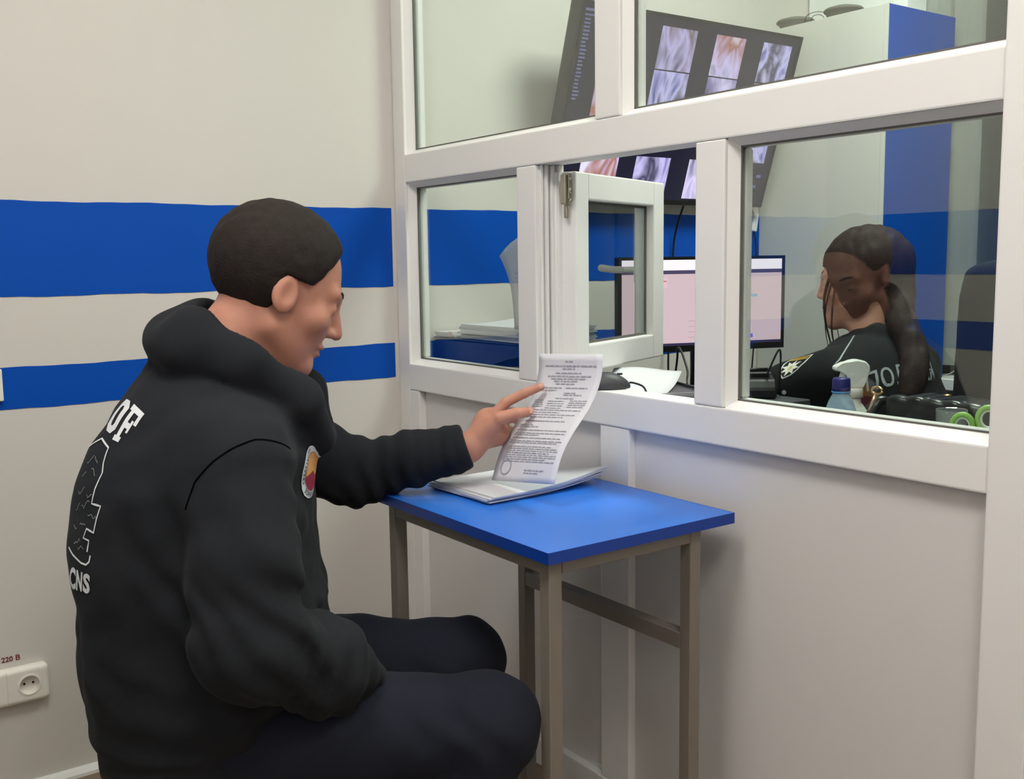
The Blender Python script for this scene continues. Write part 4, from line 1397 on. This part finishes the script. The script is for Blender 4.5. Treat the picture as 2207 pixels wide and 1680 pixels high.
def make_bag():
    t = tag(empty('handbag', (1.575, .235, .7502)), 'black quilted handbag with a gold clasp behind the right pane', 'handbag')
    ML = mat('black_leather', (30, 30, 31), rough=.28, spec=.6, bump=.06, bscale=500)
    def bag(p):
        q = np.abs(p - V(0, 0, .108)) - V(.125 - .035, .055 - .03, .105 - .03)
        d = np.sqrt((np.maximum(q, 0) ** 2).sum(1)) + np.minimum(q.max(1), 0) - .032
        a = 46.0
        puff = np.sqrt(np.abs(np.sin(a * (p[:, 0] + p[:, 2])) * np.sin(a * (p[:, 0] - p[:, 2]))) + 1e-4)
        d = d - .0085 * puff
        return smax(d, -p[:, 2] + .001, .004)
    surface('bag_body', bag, (-.15, -.09, -.01), (.15, .09, .25), .0038, ML, t, 1)
    def flap(p):
        q = np.abs(p - V(0, -.060, .168)) - V(.115, .003, .045)
        d = np.sqrt((np.maximum(q, 0) ** 2).sum(1)) + np.minimum(q.max(1), 0) - .007
        a = 46.0
        puff = np.sqrt(np.abs(np.sin(a * (p[:, 0] + p[:, 2])) * np.sin(a * (p[:, 0] - p[:, 2]))) + 1e-4)
        return d - .006 * puff
    surface('flap', flap, (-.15, -.10, .09), (.15, -.02, .25), .0036, ML, t, 1)
    MG = mat('gold_metal', (214, 178, 128), rough=.22, metal=1.0)
    # strap end with its ring and bar at the left side
    st = tube('strap', smooth_path([(-.118, .0, .17), (-.150, -.035, .205), (-.158, -.055, .190), (-.166, -.065, .150), (-.170, -.07, .09)], 6), .010, ML, t, 10)
    tube('clasp_bar', [(-.152, -.058, .222), (-.163, -.066, .178)], .0032, MG, t, 10)
    bm = bmesh.new()
    for c, r_ in (((-.1505, -.057, .226), .011), ((-.1645, -.067, .172), .009)):
        pts = [Vector(c) + Vector((r_ * math.cos(k * .5236), 0, r_ * .6 * math.sin(k * .5236))) for k in range(13)]
        tube_bm(pts, .0026, 8, bm)
    obj_bm('clasp_ring', bm, MG, t, True)
    for x in (-.03, .065):
        lathe('stud', [(0, .004), (.006, .003), (.008, 0), (0, 0)], MG, t, 16, (x, -.03, .2255))
make_bag()
t = tag(empty('plastic_cup', (1.598, .132, .7502)), 'tall clear plastic cup in front of the quilted handbag', 'cup')
lathe('cup_wall', [(0, .002), (.016, .002), (.0235, .213), (.0245, .215), (.0247, .210), (.0175, .0), (0, .0)], M_CLEAR2, t, 28)
t = tag(empty('pen_holder', (1.655, .118, .7502), .2), 'blue pen holder standing at the right edge of the pane', 'holder')
MBL = mat('holder_blue', (60, 110, 190), rough=.4)
for lo, hi in (((-.03, -.03, 0), (.03, .03, .003)), ((-.03, -.03, .0032), (-.028, .03, .160)), ((.028, -.03, .0032), (.03, .03, .160)), ((-.0278, -.03, .0032), (.0278, -.028, .160)), ((-.0278, .028, .0032), (.0278, .03, .160))):
    box('holder_wall', lo, hi, MBL, t)
t = tag(empty('scissors', (1.650, .116, .7540), math.radians(20)), 'green and white handled scissors standing in the blue pen holder', 'scissors')
MGR = mat('scissor_green', (150, 200, 96), rough=.4)
MWH = mat('scissor_white', (232, 238, 226), rough=.4)
for sx, ring in ((-1, (-.020, .190)), (1, (.018, .204))):
    bm = tube_bm([Vector((ring[0] + .0155 * math.cos(2 * math.pi * k / 24), 0, ring[1] + .0185 * math.sin(2 * math.pi * k / 24))) for k in range(25)], .0048, 10, caps=False)
    h = obj_bm('handle', bm, MGR, t, True)
    bm = tube_bm([Vector((ring[0] + .0115 * math.cos(2 * math.pi * k / 24), 0, ring[1] + .0140 * math.sin(2 * math.pi * k / 24))) for k in range(25)], .0026, 8, caps=False)
    obj_bm('handle_lining', bm, MWH, h, True)
    tube('shank', smooth_path([(ring[0] * .7, 0, ring[1] - .018), (ring[0] * .3, 0, .130), (-ring[0] * .1, 0, .105)], 5), .0048, MGR, t, 8)
    prism('blade', [(-ring[0] * .3 - .005, .105), (-ring[0] * .3 + .005, .105), (-ring[0] * .05 + .001, .004), (-ring[0] * .05 - .001, .004)], 1, -.0012 + .0013 * sx, .0 + .0013 * sx, M_METAL, t)
t = tag(empty('desk_phone', (1.012, .326, .9125), math.radians(-40)), 'small black desk phone on the raised shelf beside the officer', 'phone')
prism('phone_base', [(-.045, 0), (.045, 0), (.045, .022), (.03, .040), (-.038, .050), (-.045, .045)], 1, -.04, .04, M_BLACK, t, bevel=.004)
box('phone_pad', (-.030, -.034, .0502), (.010, .034, .054), M_DARKGREY, t, bevel=.002)
tube('phone_lead', smooth_path([(.02, .02, .044), (.03, .032, .08), (.028, .045, .105), (.012, .052, .09), (.008, .052, .03), (.008, .054, .0025)], 8), .0022, M_CABLE, t, 8)
box('phone_mark', (.0452, -.034, .008), (.0456, -.026, .016), M_PVC, t)
o = tube('marker_pen', [(.992, .298, .9712), (1.022, .353, .9712)], [.0042, .0042], M_BLACK, None, 10)
tag(o, 'black marker pen lying on the desk phone', 'pen')

# office chair by the far window
def make_chair():
    t = tag(empty('office_chair', (1.250, 1.24, 0)), 'black office chair near the far window', 'chair')
    MF = mat('chair_fabric', (34, 34, 33), rough=.9)
    def back(p):
        z = p[:, 2]
        a = np.interp(z, [.60, .72, .84, .95, 1.10, 1.20, 1.24], [.20, .25, .285, .275, .262, .235, .17])
        y = p[:, 1] + .06 + .10 * (z - .9)
        q = np.stack([p[:, 0] / a, y / .045], 1)
        d = ((np.abs(q) ** 3).sum(1) ** (1 / 3) - 1) * .045
        d = np.maximum(d, np.abs(p[:, 0]) - a)
        return smax(smax(d, z - 1.215, .05), .58 - z, .04)
    surface('backrest', back, (-.32, -.20, .54), (.32, .06, 1.25), .009, MF, t, 2)
    def seat(p):
        q = np.abs(p - V(0, .20, .46)) - V(.20, .19, .012)
        return np.sqrt((np.maximum(q, 0) ** 2).sum(1)) + np.minimum(q.max(1), 0) - .035
    surface('seat', seat, (-.28, -.06, .38), (.28, .47, .54), .010, MF, t, 2)
    lathe('gas_column', [(0, .42), (.026, .42), (.026, .09), (0, .09)], M_BLACK, t, 16, (0, .20, 0))
    tube('back_bracket', smooth_path([(0, .12, .42), (0, -.04, .43), (0, -.065, .52), (0, -.06, .64)], 5), .016, M_BLACK, t, 10)
    for k in range(5):
        a = math.radians(90 + 72 * k)
        tube('base_leg', [(.02 * math.cos(a), .20 + .02 * math.sin(a), .10), (.26 * math.cos(a), .20 + .26 * math.sin(a), .065)], [.024, .014], M_BLACK, t, 10)
        bm = lathe_bm([(0, .011), (.024, .011), (.026, .006), (.026, -.006), (.024, -.011), (0, -.011)], 16)
        me = bpy.data.meshes.new('castor'); bm.to_mesh(me); bm.free()
        c = link('castor', me, M_BLACK, t, True)
        c.location = (.26 * math.cos(a), .20 + .26 * math.sin(a), .0262)
        c.rotation_euler = (math.radians(90), 0, a)
make_chair()

# ------------------------------------------------------------------ prints on the hooded sweatshirt
HT = tree_of(HOODIE)
def poly_mesh(name, polys):
    bm = bmesh.new()
    for pl in polys:
        bm.faces.new([bm.verts.new((x, y, 0)) for x, y in pl])
    me = bpy.data.meshes.new(name)
    bm.to_mesh(me)
    bm.free()
    return me
def ring_polys(outer, inner):
    n = len(outer)
    return [[outer[i], outer[(i + 1) % n], inner[(i + 1) % n], inner[i]] for i in range(n)]
def on(me, quad, tree, off, material, parent, name, unit=False, cut=.006):
    if unit:
        fx = lambda x, y: (x, y)
    else:
        xs = [v.co.x for v in me.vertices]
        ys = [v.co.y for v in me.vertices]
        a, b, c, d = min(xs), max(xs), min(ys), max(ys)
        fx = lambda x, y: ((x - a) / (b - a), (y - c) / (d - c))
        for v in me.vertices:      # work in unit space scaled to true size so that subdivision stays fine
            pass
    f_ = bilinear(*quad, 1, 1)
    # bring to real scale before cutting edges
    q = [Vector(p) for p in quad]
    sx, sy = (q[1] - q[0]).length, (q[3] - q[0]).length
    for v in me.vertices:
        u, w_ = fx(v.co.x, v.co.y)
        v.co = (u * sx, w_ * sy, 0)
    drape(me, lambda x, y: f_(x / sx, y / sy), tree, off, cut)
    return link(name, me, material, parent)
oct_o = [(.25, 0), (.75, 0), (1, .17), (1, .83), (.75, 1), (.25, 1), (0, .83), (0, .17)]
oct_i = [(.42, .2), (.58, .2), (.66, .28), (.66, .72), (.58, .8), (.42, .8), (.34, .72), (.34, .28)]
F_poly = [[(0, 0), (.58, 0), (.58, .14), (.42, .14), (.42, .40), (.16, .40), (.16, .14), (0, .14)], [(.16, .40), (.42, .40), (.62, .40), (.62, .30), (.76, .30), (.76, .66), (.62, .66), (.62, .56), (.42, .56), (.16, .56)],
          [(.16, .56), (.42, .56), (.42, .84), (.16, .84)], [(0, .84), (1, .84), (1, 1), (0, 1)], [(.80, .58), (1, .58), (1, .84), (.80, .84)]]
on(poly_mesh('letter', F_poly), [(.1565, -.0815, .9680), (.1790, -.0640, .9640), (.1665, -.0345, 1.0054), (.1319, -.0545, 1.0158)], HT, .0012, M_PRINT, HOODIE, 'back_letter', True)
on(poly_mesh('letter', ring_polys(oct_o, oct_i)), [(.1130, -.1020, .9780), (.1500, -.0845, .9740), (.1280, -.0560, 1.0165), (.0832, -.0757, 1.0184)], HT, .0012, M_PRINT, HOODIE, 'back_letter', True)
for ch, quad in (('C', [(.1590, -.1520, .7550), (.1790, -.1395, .7555), (.1805, -.1376, .7878), (.1660, -.1480, .7890)]),
                 ('N', [(.1800, -.1390, .7560), (.1925, -.1283, .7570), (.1960, -.1250, .7860), (.1825, -.1360, .7870)]),
                 ('S', [(.1945, -.1266, .7570), (.2089, -.1139, .7570), (.2118, -.1109, .7865), (.1976, -.1235, .7865)])):
    on(text_mesh(ch, .05, 0, 'LEFT', 3, bold=.0022), quad, HT, .0012, M_PRINT, HOODIE, 'back_letter')
OUT = [(.1000, -.1300, .9495), (.1285, -.1029, .9662), (.1634, -.0868, .9579), (.1754, -.0924, .9375), (.1855, -.0921, .9260), (.1877, -.1030, .9036), (.1882, -.1085, .8831), (.2073, -.0924, .8828), (.2074, -.1039, .8454), (.1923, -.1166, .8482), (.1897, -.1224, .8344), (.2008, -.1124, .8328), (.2000, -.1161, .8166)]
ribbon(OUT, .0030, M_PRINT, HOODIE, HT, .0012, 'back_outline')
ribbon([(.2061, -.1106, .8126), (.2061, -.1130, .8033), (.2014, -.1188, .7983), (.1914, -.1274, .7986), (.1669, -.1442, .8048), (.1500, -.1540, .8120)], .0030, M_PRINT, HOODIE, HT, .0012, 'back_outline')
r = random.Random(4)
for (bx, by, bz, n_) in ((.150, -.112, .945, 5), (.135, -.123, .932, 5), (.155, -.112, .926, 6), (.140, -.128, .912, 3), (.145, -.130, .893, 6), (.172, -.115, .893, 5), (.165, -.125, .876, 7), (.150, -.138, .866, 4), (.186, -.115, .866, 8), (.172, -.130, .850, 6), (.150, -.142, .845, 5), (.165, -.143, .822, 7), (.178, -.133, .818, 6)):
    pts = []
    p = Vector((bx, by, bz))
    for k in range(n_):
        pts.append(p.copy())
        p = p + Vector((.0030, .0022, r.uniform(-.006, .006) + .001))
    ribbon(pts, .0011, M_PRINT_GREY, HOODIE, HT, .0012, 'back_scribble')
# armhole seam
M_SEAM = mat('seam_black', (9, 9, 10), rough=1.0, spec=.0)
ribbon([(.2686, .0309, .8857), (.2673, .0448, .9234), (.2718, .0712, .9519), (.2664, .0958, .9672), (.2514, .1258, .9762), (.2327, .1493, .9695), (.2010, .1694, .9524)], .0028, M_SEAM, HOODIE, HT, .0006, 'sleeve_seam')
# round chest badge
BC, BU, BV, BR_ = Vector((.0735, .196, .894)), Vector((-.985, .17, 0)).normalized(), Vector((0, 0, 1)), .044
def badge_pt(x, y):
    return BC + BU * x + BV * y
def disc(r0, r1, a0=0.0, a1=2 * math.pi, n=36):
    polys = []
    for k in range(n):
        p, q = a0 + (a1 - a0) * k / n, a0 + (a1 - a0) * (k + 1) / n
        if r0 <= 0:
            polys.append([(0, 0), (r1 * math.cos(p), r1 * math.sin(p)), (r1 * math.cos(q), r1 * math.sin(q))])
        else:
            polys.append([(r0 * math.cos(p), r0 * math.sin(p)), (r1 * math.cos(p), r1 * math.sin(p)), (r1 * math.cos(q), r1 * math.sin(q)), (r0 * math.cos(q), r0 * math.sin(q))])
    return polys
def badge_part(polys, rgb, off, nm, par):
    me = poly_mesh(nm, polys)
    drape(me, badge_pt, HT, off, .006)
    return link(nm, me, mat('badge_' + nm, rgb, rough=.7), par)
bd = badge_part(disc(0, BR_), (226, 230, 232), .0014, 'chest_badge', HOODIE)
bd['label'] = 'round white chest badge with an orange centre'
badge_part(disc(0, BR_ * .70), (222, 164, 92), .0020, 'badge_sun', bd)
badge_part(disc(0, BR_ * .70, math.radians(190), math.radians(325), 20), (150, 40, 62), .0025, 'badge_hill', bd)
badge_part(disc(BR_ * .71, BR_ * .735), (150, 60, 90), .0025, 'badge_rim', bd)
def around(s_, a_start, a_step, flip):
    for i, ch in enumerate(s_):
        if ch == ' ':
            continue
        a = math.radians(a_start + a_step * i)
        me = text_mesh(ch, .0098, 0, 'CENTER', 2, bold=.0002)
        for v in me.vertices:
            x, y = v.co.x, v.co.y - .0035
            rr = BR_ * .865
            ux, uy = Vector((math.sin(a), -math.cos(a))), Vector((math.cos(a), math.sin(a)))
            P = uy * (rr + y) + ux * x
            v.co = (P.x, P.y, 0)
        drape(me, badge_pt, HT, .0026, .006)
        link('badge_lettering', me, mat('badge_ink', (40, 40, 44), rough=.8), bd)
around('CREATIVITY', 200, -9.6, False)      # runs clockwise up the left side
around('COURAGE', 292, -11, False)

# officer's jacket: piping, sleeve shield, rank marks
ribbon([(-.0700, .0180, 1.0380), (-.0933, .0053, 1.0288), (-.1504, -.0175, 1.0068), (-.1850, -.0289, .9888), (-.1988, -.0273, .9782)], .0036, M_PRINT_GREY, JACKET, JT, .0012, 'piping')
SQ = [(-.263, .098, .937), (-.251, .045, .945), (-.192, .0295, .997), (-.204, .0825, .989)]
sh = [(0, .93), (.25, .97), (.5, 1), (.75, .97), (1, .93), (1, .58), (.9, .32), (.72, .12), (.5, 0), (.28, .12), (.1, .32), (0, .58)]
inn = [(.5 + (x - .5) * .86, .52 + (y - .52) * .90) for x, y in sh]
pt = on(poly_mesh('sleeve_patch', [sh]), SQ, JT, .0014, M_PRINT, JACKET, 'sleeve_patch', True)
pt['label'] = 'shield shaped sleeve patch with a white star'
on(poly_mesh('field', [inn]), SQ, JT, .0021, M_BLACK, pt, 'patch_field', True)
on(poly_mesh('band', [[(.08, .72), (.92, .72), (.92, .885), (.5, .935), (.08, .885)]]), SQ, JT, .0028, mat('patch_gold', (196, 152, 60), rough=.5), pt, 'patch_band', True)
star = []
for k in range(16):
    a = math.pi / 8 * k + math.pi / 2
    rr = .40 if k % 2 == 0 else .20
    star.append((.5 + rr * math.cos(a), .40 + rr * .78 * math.sin(a)))
on(poly_mesh('star', [[star[i], star[(i + 1) % 16], (.5, .40)] for i in range(16)]), SQ, JT, .0028, mat('patch_silver', (236, 232, 222), rough=.5), pt, 'patch_star', True)
on(poly_mesh('core', [[(.42, .46), (.58, .46), (.56, .34), (.5, .28), (.44, .34)]]), SQ, JT, .0034, mat('patch_core', (214, 190, 140), rough=.5), pt, 'patch_core', True)
me = text_mesh('ПОЛІЦІЯ', .01, 0, 'LEFT', 2)
tq = [Vector(SQ[0]).lerp(Vector(SQ[3]), .75).lerp(Vector(SQ[1]).lerp(Vector(SQ[2]), .75), .14), Vector(SQ[0]).lerp(Vector(SQ[3]), .75).lerp(Vector(SQ[1]).lerp(Vector(SQ[2]), .75), .86),
      Vector(SQ[0]).lerp(Vector(SQ[3]), .87).lerp(Vector(SQ[1]).lerp(Vector(SQ[2]), .87), .86), Vector(SQ[0]).lerp(Vector(SQ[3]), .87).lerp(Vector(SQ[1]).lerp(Vector(SQ[2]), .87), .14)]
on(me, tq, JT, .0034, mat('patch_ink', (60, 40, 16), rough=.6), pt, 'patch_lettering')
def jdisc(c, r_, nm):
    c = Vector(c)
    loc, n, _, _ = JT.find_nearest(c)
    a = n.orthogonal().normalized()
    b = n.cross(a)
    me = poly_mesh(nm, [[(r_ * math.cos(k * math.pi / 4), r_ * math.sin(k * math.pi / 4)) for k in range(8)]])
    drape(me, lambda x, y: loc + a * x + b * y, JT, .0014, .006)
    link(nm, me, M_PRINT, JACKET)
for c in ((-.2695, .0897, .8912), (-.2659, .0768, .9018), (-.2603, .0631, .9123)):
    jdisc(c, .0052, 'rank_dot')
me = poly_mesh('rank_bar', [[(-.5, -.5), (.5, -.5), (.5, .5), (-.5, .5)]])
on(me, [(-.2770, .1130, .8820), (-.2735, .1015, .8850), (-.2735, .1125, .9075), (-.2765, .1240, .9040)], JT, .0014, M_PRINT, JACKET, 'rank_bar')

# ------------------------------------------------------------------ wall socket
def make_socket():
    t = tag(empty('wall_socket', (0, -1.075, 0.258)), 'white double wall socket low on the striped wall behind the man', 'socket')
    M = mat('socket_plastic', (238, 233, 222), rough=0.25)
    CY = (-.068, .065)
    def plate(p):
        q = np.abs(p - V(.004, -.001, 0)) - V(.006, .097, .0315)
        d = np.sqrt((np.maximum(q, 0) ** 2).sum(1)) + np.minimum(q.max(1), 0) - .012
        d = smax(d, -p[:, 0], .001)
        for cy in CY:
            r_ = np.sqrt((p[:, 1] - cy) ** 2 + p[:, 2] ** 2)
            d = smin(d, np.sqrt((r_ - .0225) ** 2 + (p[:, 0] - .0215) ** 2) - .0022, .002)
            d = smax(d, -np.maximum(r_ - .0205, .0085 - p[:, 0]), .0012)
        for yy in (-.006, .018):
            d = smax(d, -np.maximum(np.abs(p[:, 1] - yy) - .0007, .0195 - p[:, 0]), .0006)
        return d
    surface('face_plate', plate, (-.006, -.125, -.055), (.032, .125, .055), .0016, M, t, 1, .004)
    for cy in CY:
        for dy in (-.0095, .0095):
            bm = lathe_bm([(.0028, 0), (.0028, .0008), (0, .0008)], 12)
            me = bpy.data.meshes.new('pin_hole'); bm.to_mesh(me); bm.free()
            h = link('pin_hole', me, M_BLACK, t)
            h.location = (.0087, cy + dy, .0)
            h.rotation_euler = (0, math.radians(90), 0)
make_socket()
